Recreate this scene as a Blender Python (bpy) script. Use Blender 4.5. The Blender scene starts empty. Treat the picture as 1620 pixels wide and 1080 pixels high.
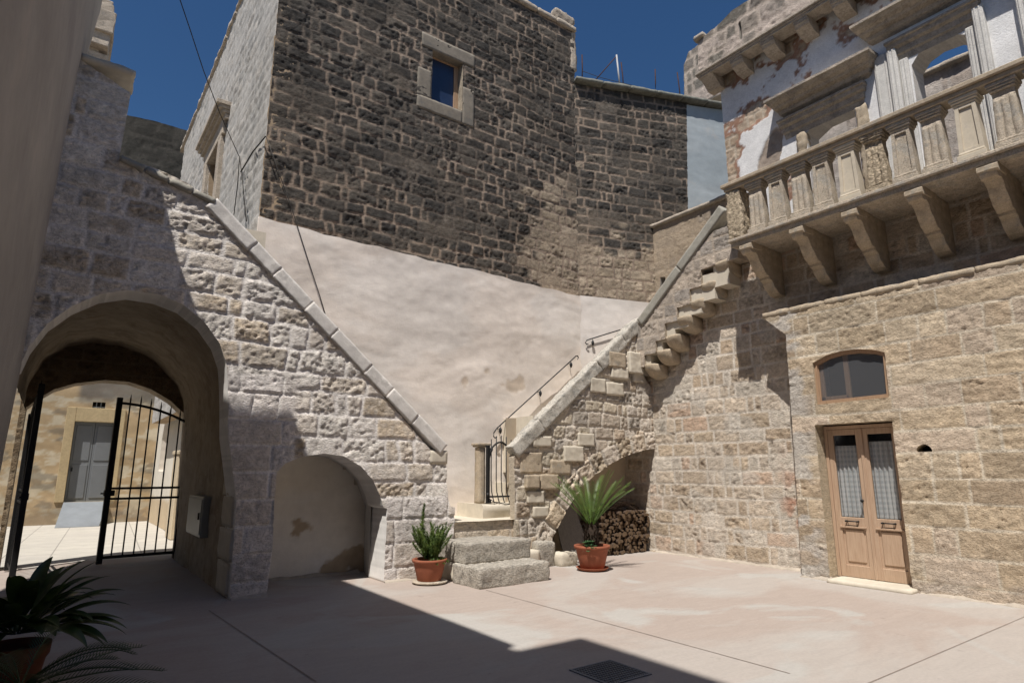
import bpy, math, random
import numpy as np
from mathutils import Vector, Matrix, noise as mnoise

# ------------------------------------------------------------------ camera, sky, sun
F_PX, CX, CY, HOR = 980.0, 810.0, 540.0, 745.0
TH = math.atan((HOR-CY)/F_PX); AZ = math.radians(36.0); EYE = 1.6
sc = bpy.context.scene
cam_d = bpy.data.cameras.new('camera'); cam = bpy.data.objects.new('camera', cam_d)
sc.collection.objects.link(cam); sc.camera = cam
cam_d.sensor_width = 36.0; cam_d.lens = F_PX/1620.0*36.0
cam_d.clip_start = 0.05; cam_d.clip_end = 2000
cam.location = (0, 0, EYE)
cam.rotation_euler = (math.pi/2+TH, 0, -AZ)

SX, SY = 0.45, 0.30                       # horizontal travel of the sunlight per metre of fall
SUN_EL = math.atan(1/math.hypot(SX, SY))
to_sun = Vector((-SX, -SY, 1)).normalized()
sun_d = bpy.data.lights.new('sun', 'SUN'); sun = bpy.data.objects.new('sun', sun_d)
sc.collection.objects.link(sun)
sun_d.energy = 5.0; sun_d.angle = math.radians(0.5); sun_d.color = (1.0, 0.955, 0.895)
sun.rotation_euler = to_sun.to_track_quat('Z', 'Y').to_euler()
world = bpy.data.worlds.new("World"); sc.world = world; world.use_nodes = True
wn = world.node_tree.nodes; wl = world.node_tree.links
bg = wn['Background']; sky = wn.new('ShaderNodeTexSky'); sky.sky_type = 'NISHITA'
sky.sun_disc = False; sky.sun_elevation = SUN_EL
sky.sun_rotation = math.atan2(to_sun.x, to_sun.y)
sky.air_density = 1.0; sky.dust_density = 0.15; sky.ozone_density = 7.0
hs = wn.new('ShaderNodeHueSaturation'); hs.inputs['Saturation'].default_value = 1.12; wl.new(sky.outputs[0], hs.inputs['Color'])
wl.new(hs.outputs[0], bg.inputs[0]); bg.inputs[1].default_value = 0.066
sc.view_settings.view_transform = 'Standard'; sc.view_settings.look = 'None'
sc.view_settings.exposure = 0.13; sc.view_settings.gamma = 1.0
sc.view_settings.use_curve_mapping = False
sc.render.engine = 'CYCLES'
sc.cycles.max_bounces = 6; sc.cycles.diffuse_bounces = 3; sc.cycles.transparent_max_bounces = 12
sc.render.resolution_x = 1024; sc.render.resolution_y = 682

# ------------------------------------------------------------------ measuring helpers (photo pixel -> point on a real plane)
_fh = np.array([math.sin(AZ), math.cos(AZ), 0]); _r = np.array([math.cos(AZ), -math.sin(AZ), 0]); _z = np.array([0, 0, 1.0])
_fw = _fh*math.cos(TH)+_z*math.sin(TH); _up = -_fh*math.sin(TH)+_z*math.cos(TH)
_C = np.array([0, 0, EYE])
def ray(x, y):
    return _fw*F_PX+_r*(x-CX)+_up*(CY-y)
def onY(x, y, Y):
    d = ray(x, y); p = _C+d*(Y/d[1]); return (float(p[0]), float(p[2]))      # (X, Z)
def onX(x, y, X):
    d = ray(x, y); p = _C+d*(X/d[0]); return (float(p[1]), float(p[2]))      # (Y, Z)
def onZ(x, y, Z=0.0):
    d = ray(x, y); p = _C+d*((Z-EYE)/d[2]); return (float(p[0]), float(p[1]))
SECP = np.array([9.3, 10.2, 0]); SECU = np.array([0.945, -0.326, 0]); SECU = SECU/np.linalg.norm(SECU)
SECN = np.array([-0.326, -0.945, 0]); SECN = SECN/np.linalg.norm(SECN)
def onS(x, y):
    d = ray(x, y); t = np.dot(SECP-_C, SECN)/np.dot(d, SECN); p = _C+d*t
    return (float(np.dot(p-SECP, SECU)), float(p[2]))

# ------------------------------------------------------------------ scene helpers
COL = sc.collection
def tag(o, label=None, cat=None, group=None, kind=None):
    if label: o['label'] = label
    if cat: o['category'] = cat
    if group: o['group'] = group
    if kind: o['kind'] = kind
    return o
def empty(name, loc=(0, 0, 0), label=None, cat=None, group=None, rz=0):
    o = bpy.data.objects.new(name, None); COL.objects.link(o); o.location = loc; o.rotation_euler.z = rz
    o.empty_display_size = 0.1
    return tag(o, label, cat, group)
def link(name, me, mats, parent=None, loc=None, rz=None):
    o = bpy.data.objects.new(name, me); COL.objects.link(o)
    if not isinstance(mats, (list, tuple)): mats = [mats]
    if len(me.materials) == 0:
        for m in mats: me.materials.append(m)
    if loc is not None: o.location = loc
    if rz is not None: o.rotation_euler.z = rz
    if parent is not None:
        o.parent = parent
        bpy.context.view_layer.update() if False else None
        # scene builders give world coordinates for parts: undo the parent's placement
        if loc is None and rz is None and parent.get('_abs', 1):
            M = Matrix.Translation(world_loc(parent)) @ Matrix.Rotation(world_rz(parent), 4, 'Z')
            o.matrix_parent_inverse = M.inverted()
    return o
def world_loc(o):
    l = Vector(o.location)
    return l
def world_rz(o):
    return o.rotation_euler.z

class MB:
    def __init__(s): s.v = []; s.f = []; s.mi = []; s.sm = []; s.cur = 0; s.smooth = False
    def add(s, vs, fs):
        b = len(s.v); s.v += [tuple(map(float, v)) for v in vs]
        for f in fs: s.f.append(tuple(b+i for i in f)); s.mi.append(s.cur); s.sm.append(s.smooth)
        return s
    def box(s, x0, x1, y0, y1, z0, z1, b=0.0):
        x0, x1 = sorted((x0, x1)); y0, y1 = sorted((y0, y1)); z0, z1 = sorted((z0, z1))
        b = min(b, (x1-x0)*.45, (y1-y0)*.45, (z1-z0)*.45)
        if b <= 0:
            vs = [(x, y, z) for z in (z0, z1) for y in (y0, y1) for x in (x0, x1)]
            return s.add(vs, [(0, 2, 3, 1), (4, 5, 7, 6), (0, 1, 5, 4), (2, 6, 7, 3), (0, 4, 6, 2), (1, 3, 7, 5)])
        vs = []; idx = {}
        for iz, (z, zi) in enumerate(((z0, z0+b), (z1, z1-b))):
            for iy, (y, yi) in enumerate(((y0, y0+b), (y1, y1-b))):
                for ix, (x, xi) in enumerate(((x0, x0+b), (x1, x1-b))):
                    idx[(ix, iy, iz, 'x')] = len(vs); vs.append((x, yi, zi))
                    idx[(ix, iy, iz, 'y')] = len(vs); vs.append((xi, y, zi))
                    idx[(ix, iy, iz, 'z')] = len(vs); vs.append((xi, yi, z))
        I = lambda a, b_, c, k: idx[(a, b_, c, k)]
        fs = []
        for a in (0, 1):
            q = [I(a, 0, 0, 'x'), I(a, 1, 0, 'x'), I(a, 1, 1, 'x'), I(a, 0, 1, 'x')]; fs.append(q if a else q[::-1])
            q = [I(0, a, 0, 'y'), I(1, a, 0, 'y'), I(1, a, 1, 'y'), I(0, a, 1, 'y')]; fs.append(q[::-1] if a else q)
            q = [I(0, 0, a, 'z'), I(1, 0, a, 'z'), I(1, 1, a, 'z'), I(0, 1, a, 'z')]; fs.append(q if a else q[::-1])
        for a in (0, 1):
            for c in (0, 1):
                fs.append([I(a, c, 0, 'x'), I(a, c, 0, 'y'), I(a, c, 1, 'y'), I(a, c, 1, 'x')])
                fs.append([I(a, 0, c, 'x'), I(a, 0, c, 'z'), I(a, 1, c, 'z'), I(a, 1, c, 'x')])
                fs.append([I(0, a, c, 'y'), I(0, a, c, 'z'), I(1, a, c, 'z'), I(1, a, c, 'y')])
        for a in (0, 1):
            for c in (0, 1):
                for d in (0, 1): fs.append([I(a, c, d, 'x'), I(a, c, d, 'y'), I(a, c, d, 'z')])
        return s.add(vs, fs)
    def tube(s, pts, r, n=6, r1=None, cap=True):
        pts = [Vector(p) for p in pts]; N = len(pts); rings = []
        up = Vector((0, 0, 1)); vs = []; fs = []
        for i, p in enumerate(pts):
            t = (pts[min(i+1, N-1)]-pts[max(i-1, 0)]).normalized()
            a = t.cross(up)
            if a.length < 0.05: a = t.cross(Vector((1, 0, 0)))
            a.normalize(); b = t.cross(a)
            rr = r if r1 is None else r+(r1-r)*i/(N-1)
            for k in range(n):
                an = 2*math.pi*k/n; vs.append(p+a*math.cos(an)*rr+b*math.sin(an)*rr)
        for i in range(N-1):
            for k in range(n):
                fs.append((i*n+k, i*n+(k+1) % n, (i+1)*n+(k+1) % n, (i+1)*n+k))
        if cap: fs.append(tuple(range(n))[::-1]); fs.append(tuple((N-1)*n+k for k in range(n)))
        sm = s.smooth; s.smooth = n > 4; s.add(vs, fs); s.smooth = sm; return s
    def lathe(s, prof, c=(0, 0, 0), n=32):
        vs = []; fs = []; N = len(prof)
        for r, z in prof:
            for k in range(n):
                a = 2*math.pi*k/n; vs.append((c[0]+r*math.cos(a), c[1]+r*math.sin(a), c[2]+z))
        for i in range(N-1):
            for k in range(n): fs.append((i*n+k, i*n+(k+1) % n, (i+1)*n+(k+1) % n, (i+1)*n+k))
        sm = s.smooth; s.smooth = True; s.add(vs, fs); s.smooth = sm; return s
    def prism(s, poly, fn, a, b, flip=False):
        """poly: 2-D outline; fn(p, t) -> 3-D; extruded from t=a to t=b"""
        n = len(poly); vs = [fn(p, a) for p in poly]+[fn(p, b) for p in poly]
        fs = [tuple(range(n)), tuple(range(n, 2*n))[::-1]]+[(i, (i+1) % n+0, (i+1) % n+n, i+n)[::-1] for i in range(n)]
        if flip: fs = [f[::-1] for f in fs]
        return s.add(vs, fs)
    def mesh(s, name):
        me = bpy.data.meshes.new(name); me.from_pydata(s.v, [], s.f)
        me.polygons.foreach_set('material_index', s.mi); me.polygons.foreach_set('use_smooth', s.sm)
        me.update(); return me
    def build(s, name, mats, parent=None, **k):
        me = s.mesh(name); return link(name, me, mats, parent, **k)

def set_col(me, c):
    n = len(me.vertices); a = me.color_attributes.new('Col', 'FLOAT_COLOR', 'POINT')
    arr = np.ones((n, 4), np.float32); arr[:, :3] = c; a.data.foreach_set('color', arr.ravel())

# ------------------------------------------------------------------ numpy noise
def _hash(ix, iy, seed):
    h = (ix.astype(np.int64)*374761393+iy.astype(np.int64)*668265263+seed*2147483647) & 0xffffffff
    h = ((h ^ (h >> 13))*1274126177) & 0xffffffff
    h = (h ^ (h >> 16)) & 0xffffffff
    return h.astype(np.float64)/4294967295.0
def vn(x, y, seed=0):
    ix = np.floor(x); iy = np.floor(y); fx = x-ix; fy = y-iy
    fx = fx*fx*(3-2*fx); fy = fy*fy*(3-2*fy)
    a = _hash(ix, iy, seed); b = _hash(ix+1, iy, seed); c = _hash(ix, iy+1, seed); d = _hash(ix+1, iy+1, seed)
    return (a*(1-fx)+b*fx)*(1-fy)+(c*(1-fx)+d*fx)*fy
def fbm(x, y, seed=0, o=4, g=0.5):
    t = 0; a = 1.0; s_ = 0
    for i in range(o):
        t = t+a*vn(x*(2**i)+i*17.3, y*(2**i)+i*9.1, seed+i*31); s_ += a; a *= g
    return t/s_
def sstep(a, b, x):
    t = np.clip((x-a)/(b-a), 0, 1); return t*t*(3-2*t)
def h1(i, seed):
    return _hash(np.asarray(i, dtype=np.float64), np.asarray(i, dtype=np.float64)*0+seed % 977, seed)

def in_poly(px, py, poly):
    c = np.zeros(px.shape, bool); n = len(poly)
    for i in range(n):
        x0, y0 = poly[i]; x1, y1 = poly[(i+1) % n]
        if y0 == y1: continue
        k = (y0 > py) != (y1 > py)
        c ^= k & (px < (x1-x0)*(py-y0)/(y1-y0)+x0)
    return c

# ------------------------------------------------------------------ masonry: courses and blocks as real relief
def stones(u, v, P):
    """returns relief h, colour (n,3)"""
    seed = P.get('seed', 1); rs = np.random.RandomState(seed)
    wa = P.get('warp', 0.03)
    vv = v+wa*(fbm(u*0.7, v*0.7, seed+5, 3)-0.5)*2+P.get('tilt', 0)*u
    uu = u+wa*(fbm(u*1.3+40, v*1.3, seed+6, 3)-0.5)*2
    small = P.get('wob', 0.012)
    vv = vv+small*(fbm(u*7, v*7, seed+7, 2)-0.5)*2; uu = uu+small*(fbm(u*7+9, v*7+3, seed+8, 2)-0.5)*2
    vmin, vmax = vv.min()-0.5, vv.max()+0.5
    lo, hi = P['course']; edges = [vmin]
    while edges[-1] < vmax: edges.append(edges[-1]+rs.uniform(lo, hi))
    edges = np.array(edges); ci = np.clip(np.searchsorted(edges, vv)-1, 0, len(edges)-2)
    dv = np.minimum(vv-edges[ci], edges[ci+1]-vv)
    du = np.zeros_like(uu); bid = np.zeros(uu.shape); bw = np.zeros_like(uu)
    wl_, wh = P['width']; umin, umax = uu.min()-1.5, uu.max()+1.5
    for c in range(len(edges)-1):
        k = np.nonzero(ci == c)[0]
        if not len(k): continue
        e = [umin-rs.uniform(0, wh)]
        while e[-1] < umax:
            e.append(e[-1]+(rs.uniform(wl_, wh) if rs.rand() > P.get('half', 0.25) else rs.uniform(wl_*0.45, wl_*0.8)))
        e = np.array(e); lean = (rs.rand(len(e))-0.5)*P.get('lean', 0.1)
        uk = uu[k]; b = np.clip(np.searchsorted(e, uk)-1, 0, len(e)-2)
        vm = vv[k]-0.5*(edges[c]+edges[c+1])
        uk2 = uk
        du[k] = np.minimum(uk2-(e[b]+lean[b]*vm), (e[b+1]+lean[b+1]*vm)-uk2)
        bid[k] = c*613+b; bw[k] = e[b+1]-e[b]
    r = P.get('round', 0.035)
    # distance to the block's rounded outline
    qx = np.maximum(r-du, 0); qy = np.maximum(r-dv, 0)
    d = np.where((qx > 0) & (qy > 0), r-np.hypot(qx, qy), np.minimum(du, dv))
    jn = P.get('joint', 0.012)*(0.55+0.9*fbm(u*2.2, v*2.2, seed+11, 2))
    d = d-jn
    r1 = h1(bid, seed+21); r2 = h1(bid, seed+22); r3 = h1(bid, seed+23); r4 = h1(bid, seed+24)
    prof = sstep(0.0, P.get('edge', 0.02), d)
    dep = P.get('depth', 0.025)
    fine = fbm(u*22, v*22, seed+31, 3)-0.5; med = fbm(u*6+bid*0.37, v*6, seed+32, 3)-0.5
    pit = np.clip((fbm(u*16+5, v*24, seed+35, 3)-0.55)*5, 0, 1)
    rough = P.get('rough', 0.012)*(0.35+1.3*r2)
    h = prof*(dep*(0.6+0.6*r1)+rough*(fine*1.8+med*2.2)-pit*rough*1.6)+(1-prof)*0.004*fine
    # lime smeared over whole stretches
    sm = P.get('smear', 0.0)
    lime = sstep(0.5-0.0, 0.75, fbm(u*0.9+3, v*0.9+8, seed+41, 4)+0.25*(fbm(u*9, v*9, seed+42, 2)-0.5)+sm-0.25) if sm > 0 else np.zeros_like(u)
    h = h*(1-0.55*lime)+lime*dep*0.35
    tones = np.array(P['tones']); ti = np.clip((r3*len(tones)).astype(int), 0, len(tones)-1)
    col = tones[ti]*(0.86+0.28*r4)[:, None]
    mott = 0.80+0.42*fbm(u*11, v*13, seed+51, 4)
    col = col*mott[:, None]
    dark = sstep(0.5, 0.8, fbm(u*14+bid, v*20, seed+52, 3))*P.get('pitdark', 0.35)*(0.3+r2)
    col = col*(1-np.clip(dark, 0, 0.7))[:, None]
    mort = np.array(P['mortar'])*(0.86+0.28*fbm(u*5, v*5, seed+61, 3))[:, None]
    k = prof*(1-0.75*lime)
    k = k*(1-P.get('dust', 0.0)*sstep(0.35, 0.7, fbm(u*18, v*18, seed+63, 3)))
    col = col*k[:, None]+mort*(1-k)[:, None]
    stones.bid = bid; stones.k = k
    return h, col, prof
def plaster_fn(P):
    def f(u, v):
        s = P.get('seed', 3); a = P.get('amp', 0.02)
        w = fbm(u*0.5, v*0.5, s+1, 2)*1.5
        h = a*(fbm(u*1.0+w, v*2.0-w, s, 4)-0.5)*2.6+a*0.5*(fbm(u*4+w, v*6, s+9, 3)-0.5)
        c = np.array(P['col'])*(0.93+0.14*fbm(u*0.8, v*1.5, s+2, 4))[:, None]
        c2 = np.array(P.get('col2', P['col'])); m = sstep(0.45, 0.62, fbm(u*0.7+4, v*1.2, s+3, 5))*P.get('mix', 0.5)
        c = c*(1-m)[:, None]+c2*m[:, None]
        if 'spots' in P:
            thr, cs = P['spots']; m = sstep(thr, thr+0.03, fbm(u*P.get('sf', 1.6), v*P.get('sf', 1.6), s+7, 5))
            c = c*(1-m)[:, None]+np.array(cs)*(0.8+0.4*fbm(u*12, v*12, s+8, 3))[:, None]*m[:, None]; h = h-0.008*m
        return h, c
    return f
def stone_fn(P):
    def f(u, v):
        h, c, k = stones(u, v, P); return h, c
    return f

def wall(name, O, U, N, outline, fn, cell=0.025, holes=(), depth=0.4, mats=None, parent=None,
         side=(0.45, 0.41, 0.36), V=(0, 0, 1), rings=1, curve=None):
    O = np.array(O, float); U = np.array(U, float); N = np.array(N, float); V = np.array(V, float)
    P = np.array(outline); u0, v0 = P.min(0); u1, v1 = P.max(0)
    nu = int(math.ceil((u1-u0)/cell)); nv = int(math.ceil((v1-v0)/cell))
    us = u0+np.arange(nu+1)*cell; vs = v0+np.arange(nv+1)*cell
    cu, cv = np.meshgrid(us[:-1]+cell/2, vs[:-1]+cell/2)
    keep = in_poly(cu, cv, outline)
    for h in holes: keep &= ~in_poly(cu, cv, h)
    jj, ii = np.nonzero(keep)
    a = jj*(nu+1)+ii; quads = np.stack([a, a+1, a+nu+2, a+nu+1], 1)
    used, inv = np.unique(quads, return_inverse=True); quads = inv.reshape(-1, 4)
    gu = us[used % (nu+1)]; gv = vs[used // (nu+1)]
    e = np.concatenate([quads[:, [0, 1]], quads[:, [1, 2]], quads[:, [2, 3]], quads[:, [3, 0]]])
    key = np.minimum(e[:, 0], e[:, 1]).astype(np.int64)*10**8+np.maximum(e[:, 0], e[:, 1])
    _, first, cnt = np.unique(key, return_index=True, return_counts=True)
    be = e[first[cnt == 1]]; bv = np.unique(be)
    # snap the border to the true outline
    bu, bw = gu[bv], gv[bv]; best = np.full(len(bv), 1e9); nu_, nw_ = bu.copy(), bw.copy()
    for poly in [outline]+list(holes):
        for i in range(len(poly)):
            x0, y0 = poly[i]; x1, y1 = poly[(i+1) % len(poly)]; dx, dy = x1-x0, y1-y0; L = dx*dx+dy*dy
            if L < 1e-12: continue
            t = np.clip(((bu-x0)*dx+(bw-y0)*dy)/L, 0, 1); qx, qy = x0+t*dx, y0+t*dy
            d = np.hypot(bu-qx, bw-qy); k = d < best
            best[k] = d[k]; nu_[k] = qx[k]; nw_[k] = qy[k]
    k = best < 1.3*cell; gu[bv[k]] = nu_[k]; gv[bv[k]] = nw_[k]
    h, col = fn(gu, gv)
    if curve is not None: h = h+curve(gu, gv)
    pos = O+gu[:, None]*U+gv[:, None]*V+h[:, None]*N
    n0 = len(pos); m = len(bv); ridx = np.full(n0, -1); ridx[bv] = np.arange(m)
    allp = [pos]; allc = [col]; faces = [quads]
    flip = np.dot(np.cross(U, V), N) < 0
    if depth > 0:
        back = O+gu[bv][:, None]*U+gv[bv][:, None]*V
        base = n0; nr = rings+1
        for r_ in range(nr):
            t = r_/rings
            q = pos[bv]*(1-t)+(back-depth*N)*t
            allp.append(q); allc.append(np.tile(np.array(side), (m, 1))*(0.9+0.2*h1(np.arange(m)//9, 5))[:, None])
        for r_ in range(rings):
            A = base+r_*m+ridx[be[:, 0]]; B = base+r_*m+ridx[be[:, 1]]
            faces.append(np.stack([B, A, A+m, B+m], 1))
    pos = np.concatenate(allp); col = np.concatenate(allc); nf0 = len(quads); faces = np.concatenate(faces)
    if flip: faces = faces[:, ::-1]
    me = bpy.data.meshes.new(name); nf = len(faces)
    me.vertices.add(len(pos)); me.vertices.foreach_set('co', pos.astype(np.float32).ravel())
    me.loops.add(nf*4); me.loops.foreach_set('vertex_index', np.ascontiguousarray(faces).astype(np.int32).ravel())
    me.polygons.add(nf); me.polygons.foreach_set('loop_start', np.arange(nf, dtype=np.int32)*4)
    mi = np.zeros(nf, np.int32); ms = mats if isinstance(mats, (list, tuple)) else [mats]
    if len(ms) > 1: mi[nf0:] = 1
    me.update(calc_edges=True); me.validate()
    me.polygons.foreach_set('material_index', mi) if len(me.polygons) == nf else None
    me.polygons.foreach_set('use_smooth', np.ones(len(me.polygons), bool))
    a = me.color_attributes.new('Col', 'FLOAT_COLOR', 'POINT')
    c4 = np.ones((len(pos), 4), np.float32); c4[:, :3] = np.clip(col, 0.003, 0.95); a.data.foreach_set('color', c4.ravel())
    return link(name, me, ms, parent)

def ribbon(name, curve, mk, t0, t1, nt, mat, parent, col=(0.5, 0.46, 0.4), amp=0.0, seed=3, step=0.08):
    """sweep a 2-D curve along t; mk(p, t, d) -> 3-D"""
    pts = [curve[0]]
    for a, b in zip(curve[:-1], curve[1:]):
        n = max(1, int(math.dist(a, b)/step))
        for i in range(1, n+1): pts.append((a[0]+(b[0]-a[0])*i/n, a[1]+(b[1]-a[1])*i/n))
    vs = []; fs = []; n = len(pts)
    for j in range(nt+1):
        t = t0+(t1-t0)*j/nt
        for i, p in enumerate(pts):
            d = amp*(mnoise.noise(Vector((p[0]*2.3, p[1]*2.3, t*2.3+seed)))+0.4*mnoise.noise(Vector((p[0]*7, p[1]*7, t*7+seed))))
            q = pts[min(i+1, n-1)]; o = pts[max(i-1, 0)]; tx, ty = q[0]-o[0], q[1]-o[1]; L = math.hypot(tx, ty) or 1
            vs.append(mk((p[0]-ty/L*d, p[1]+tx/L*d), t))
    for j in range(nt):
        for i in range(n-1): fs.append((j*n+i, j*n+i+1, (j+1)*n+i+1, (j+1)*n+i))
    me = bpy.data.meshes.new(name); me.from_pydata(vs, [], fs); me.polygons.foreach_set('use_smooth', [True]*len(fs)); me.update()
    set_col(me, col)
    return link(name, me, mat, parent)

def rough_block(dim, amp=0.012, cell=0.05, rnd=0.03, seed=0, keep_base=False):
    """weathered stone block centred on the origin: vertices, faces"""
    L = [max(2, int(round(d/cell))) for d in dim]; H = [d/2 for d in dim]; vid = {}; vs = []; fs = []
    def V(i, j, k):
        key = (i, j, k)
        if key in vid: return vid[key]
        p = Vector((-H[0]+dim[0]*i/L[0], -H[1]+dim[1]*j/L[1], -H[2]+dim[2]*k/L[2]))
        inn = Vector([max(-H[a]+rnd, min(H[a]-rnd, p[a])) for a in range(3)]); d = p-inn
        if d.length > 1e-9: p = inn+d.normalized()*min(rnd, d.length)
        nn = d.normalized() if d.length > 1e-9 else Vector((0, 0, 1))
        q = p*3.1+Vector((seed*3.7, seed*1.3, 0)); q2 = p*14+Vector((seed, 0, seed)); q3 = p*35+Vector((0, seed, 0))
        p = p+nn*amp*(1.4*mnoise.noise(q)+0.8*mnoise.noise(q2)+0.5*mnoise.noise(q3))
        vid[key] = len(vs); vs.append(p); return vid[key]
    for a in range(3):
        b, c = (a+1) % 3, (a+2) % 3
        for side in (0, L[a]):
            for i in range(L[b]):
                for j in range(L[c]):
                    q = []
                    for (x, y) in ((i, j), (i+1, j), (i+1, j+1), (i, j+1)):
                        k = [0, 0, 0]; k[a] = side; k[b] = x; k[c] = y; q.append(V(*k))
                    fs.append(tuple(q) if side else tuple(q[::-1]))
    return vs, fs
def add_block(mb, dim, M, **k):
    vs, fs = rough_block(dim, **k); sm = mb.smooth; mb.smooth = True
    mb.add([M @ v for v in vs], fs); mb.smooth = sm

# ------------------------------------------------------------------ materials
def mat(name):
    m = bpy.data.materials.new(name); m.use_nodes = True; return m, m.node_tree.nodes, m.node_tree.links, m.node_tree.nodes['Principled BSDF']
def _noise(n, l, co, scale, detail=5, rough=0.6, dist=0.0):
    t = n.new('ShaderNodeTexNoise'); t.inputs['Scale'].default_value = scale; t.inputs['Detail'].default_value = detail
    t.inputs['Roughness'].default_value = rough; t.inputs['Distortion'].default_value = dist; l.new(co, t.inputs['Vector']); return t
def _ramp(n, l, src, stops):
    r = n.new('ShaderNodeValToRGB'); l.new(src, r.inputs[0]); e = r.color_ramp.elements
    while len(e) < len(stops): e.new(0.5)
    for i, (p, c) in enumerate(stops):
        e[i].position = p; e[i].color = (c, c, c, 1) if not isinstance(c, tuple) else (*c, 1)
    return r
def _mul(n, l, a, b, f=1.0, mode='MULTIPLY'):
    m = n.new('ShaderNodeMix'); m.data_type = 'RGBA'; m.blend_type = mode; m.inputs[0].default_value = f
    l.new(a, m.inputs[6])
    if isinstance(b, tuple): m.inputs[7].default_value = (*b, 1)
    else: l.new(b, m.inputs[7])
    return m.outputs[2]
def surf_mat(name, base=None, attr=False, mott=(0.8, 1.15), mscale=14, bump=0.5, bscale=45, bdist=0.01, pits=0.0, pscale=38,
             rough=0.9, pitcol=0.5, streak=None, spec=0.2, spots=None):
    m, n, l, b = mat(name); tc = n.new('ShaderNodeTexCoord'); co = tc.outputs['Object']
    if attr:
        at = n.new('ShaderNodeAttribute'); at.attribute_name = 'Col'; c = at.outputs['Color']
    else:
        rgb = n.new('ShaderNodeRGB'); rgb.outputs[0].default_value = (*base, 1); c = rgb.outputs[0]
    t = _noise(n, l, co, mscale, 6, 0.65); r = _ramp(n, l, t.outputs[0], [(0.3, mott[0]), (0.7, mott[1])])
    c = _mul(n, l, c, r.outputs[0])
    t0 = _noise(n, l, co, mscale*0.13, 4, 0.6); r0 = _ramp(n, l, t0.outputs[0], [(0.35, 0.90), (0.65, 1.06)]); c = _mul(n, l, c, r0.outputs[0])
    if spots:
        for (sc_, th, sc2, f) in spots:
            t3 = _noise(n, l, co, sc_, 6, 0.7); r3 = _ramp(n, l, t3.outputs[0], [(th, 0.0), (th+0.06, 1.0)])
            mx = n.new('ShaderNodeMix'); mx.data_type = 'RGBA'; mm = n.new('ShaderNodeMath'); mm.operation = 'MULTIPLY'; mm.inputs[1].default_value = f
            l.new(r3.outputs[0], mm.inputs[0]); l.new(mm.outputs[0], mx.inputs[0]); l.new(c, mx.inputs[6]); mx.inputs[7].default_value = (*sc2, 1); c = mx.outputs[2]
    tb = _noise(n, l, co, bscale, 8, 0.7); hsum = tb.outputs[0]
    if pits > 0:
        mp = n.new('ShaderNodeMapping'); mp.inputs['Scale'].default_value = (1, 1, 1.7); l.new(co, mp.inputs[0])
        tp = _noise(n, l, mp.outputs[0], pscale, 3, 0.55, 0.6); rp = _ramp(n, l, tp.outputs[0], [(0.40, 0.0), (0.52, 1.0)])
        ad = n.new('ShaderNodeMath'); ad.operation = 'MULTIPLY_ADD'; ad.inputs[1].default_value = pits; l.new(rp.outputs[0], ad.inputs[0]); l.new(tb.outputs[0], ad.inputs[2]); hsum = ad.outputs[0]
        rc = _ramp(n, l, rp.outputs[0], [(0.0, pitcol), (1.0, 1.0)]); c = _mul(n, l, c, rc.outputs[0])
    l.new(c, b.inputs['Base Color']); b.inputs['Roughness'].default_value = rough; b.inputs['Specular IOR Level'].default_value = spec
    bp = n.new('ShaderNodeBump'); bp.inputs['Strength'].default_value = bump; bp.inputs['Distance'].default_value = bdist
    l.new(hsum, bp.inputs['Height']); l.new(bp.outputs[0], b.inputs['Normal'])
    return m
M = {}
M['stone'] = surf_mat('tufa_masonry', attr=True, bump=0.7, bdist=0.014, pits=1.0, pscale=30, pitcol=0.84, mott=(0.88, 1.12))
M['darkstone'] = surf_mat('weathered_masonry', attr=True, bump=0.6, bdist=0.012, pits=0.9, pscale=28, pitcol=0.85, mott=(0.8, 1.2))
M['oldplaster'] = surf_mat('mottled_vault_plaster', attr=True, bump=0.6, bdist=0.012, bscale=18, mott=(0.75, 1.15), mscale=4,
                          spots=[(2.2, 0.54, (0.20, 0.15, 0.10), 0.6), (5, 0.60, (0.42, 0.36, 0.29), 0.6)])  # brown plaster with random darker and paler patches
M['plaster'] = surf_mat('lime_plaster', attr=True, bump=0.5, bdist=0.008, bscale=26, mott=(0.93, 1.05), mscale=6, spots=[(1.1, 0.60, (0.52, 0.45, 0.38), 0.22)])
M['footmortar'] = surf_mat('foot_mortar', base=(0.46, 0.40, 0.33), bump=0.6, bdist=0.01, mott=(0.8, 1.1), mscale=9)
M['facade'] = surf_mat('peeling_limewash', attr=True, bump=0.6, bdist=0.01, pits=0.3, pscale=40, pitcol=0.9, mott=(0.9, 1.08))
M['carved'] = surf_mat('carved_limestone', base=(0.50, 0.41, 0.30), bump=0.6, bdist=0.008, pits=0.4, pscale=60, pitcol=0.8, mott=(0.78, 1.15), mscale=9,
                       spots=[(5, 0.56, (0.36, 0.33, 0.28), 0.6)])
M['carvedgrey'] = surf_mat('carved_limestone_grey', base=(0.54, 0.46, 0.36), bump=0.7, bdist=0.01, pits=0.7, pscale=50, pitcol=0.7, mott=(0.75, 1.2), mscale=9,
                       spots=[(6, 0.54, (0.40, 0.38, 0.34), 0.6), (11, 0.63, (0.12, 0.11, 0.10), 0.4)])
M['carvednew'] = surf_mat('carved_limestone_new', base=(0.60, 0.525, 0.41), bump=0.4, bdist=0.005, mott=(0.88, 1.08), mscale=9, spots=[(7, 0.6, (0.46, 0.41, 0.34), 0.5)])
M['cornice'] = surf_mat('weathered_cornice', base=(0.50, 0.43, 0.35), bump=0.7, bdist=0.012, pits=0.7, pscale=30, pitcol=0.8, mott=(0.75, 1.15), mscale=7,
                        spots=[(3, 0.56, (0.25, 0.23, 0.21), 0.6), (14, 0.62, (0.10, 0.09, 0.08), 0.5)])
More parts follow.
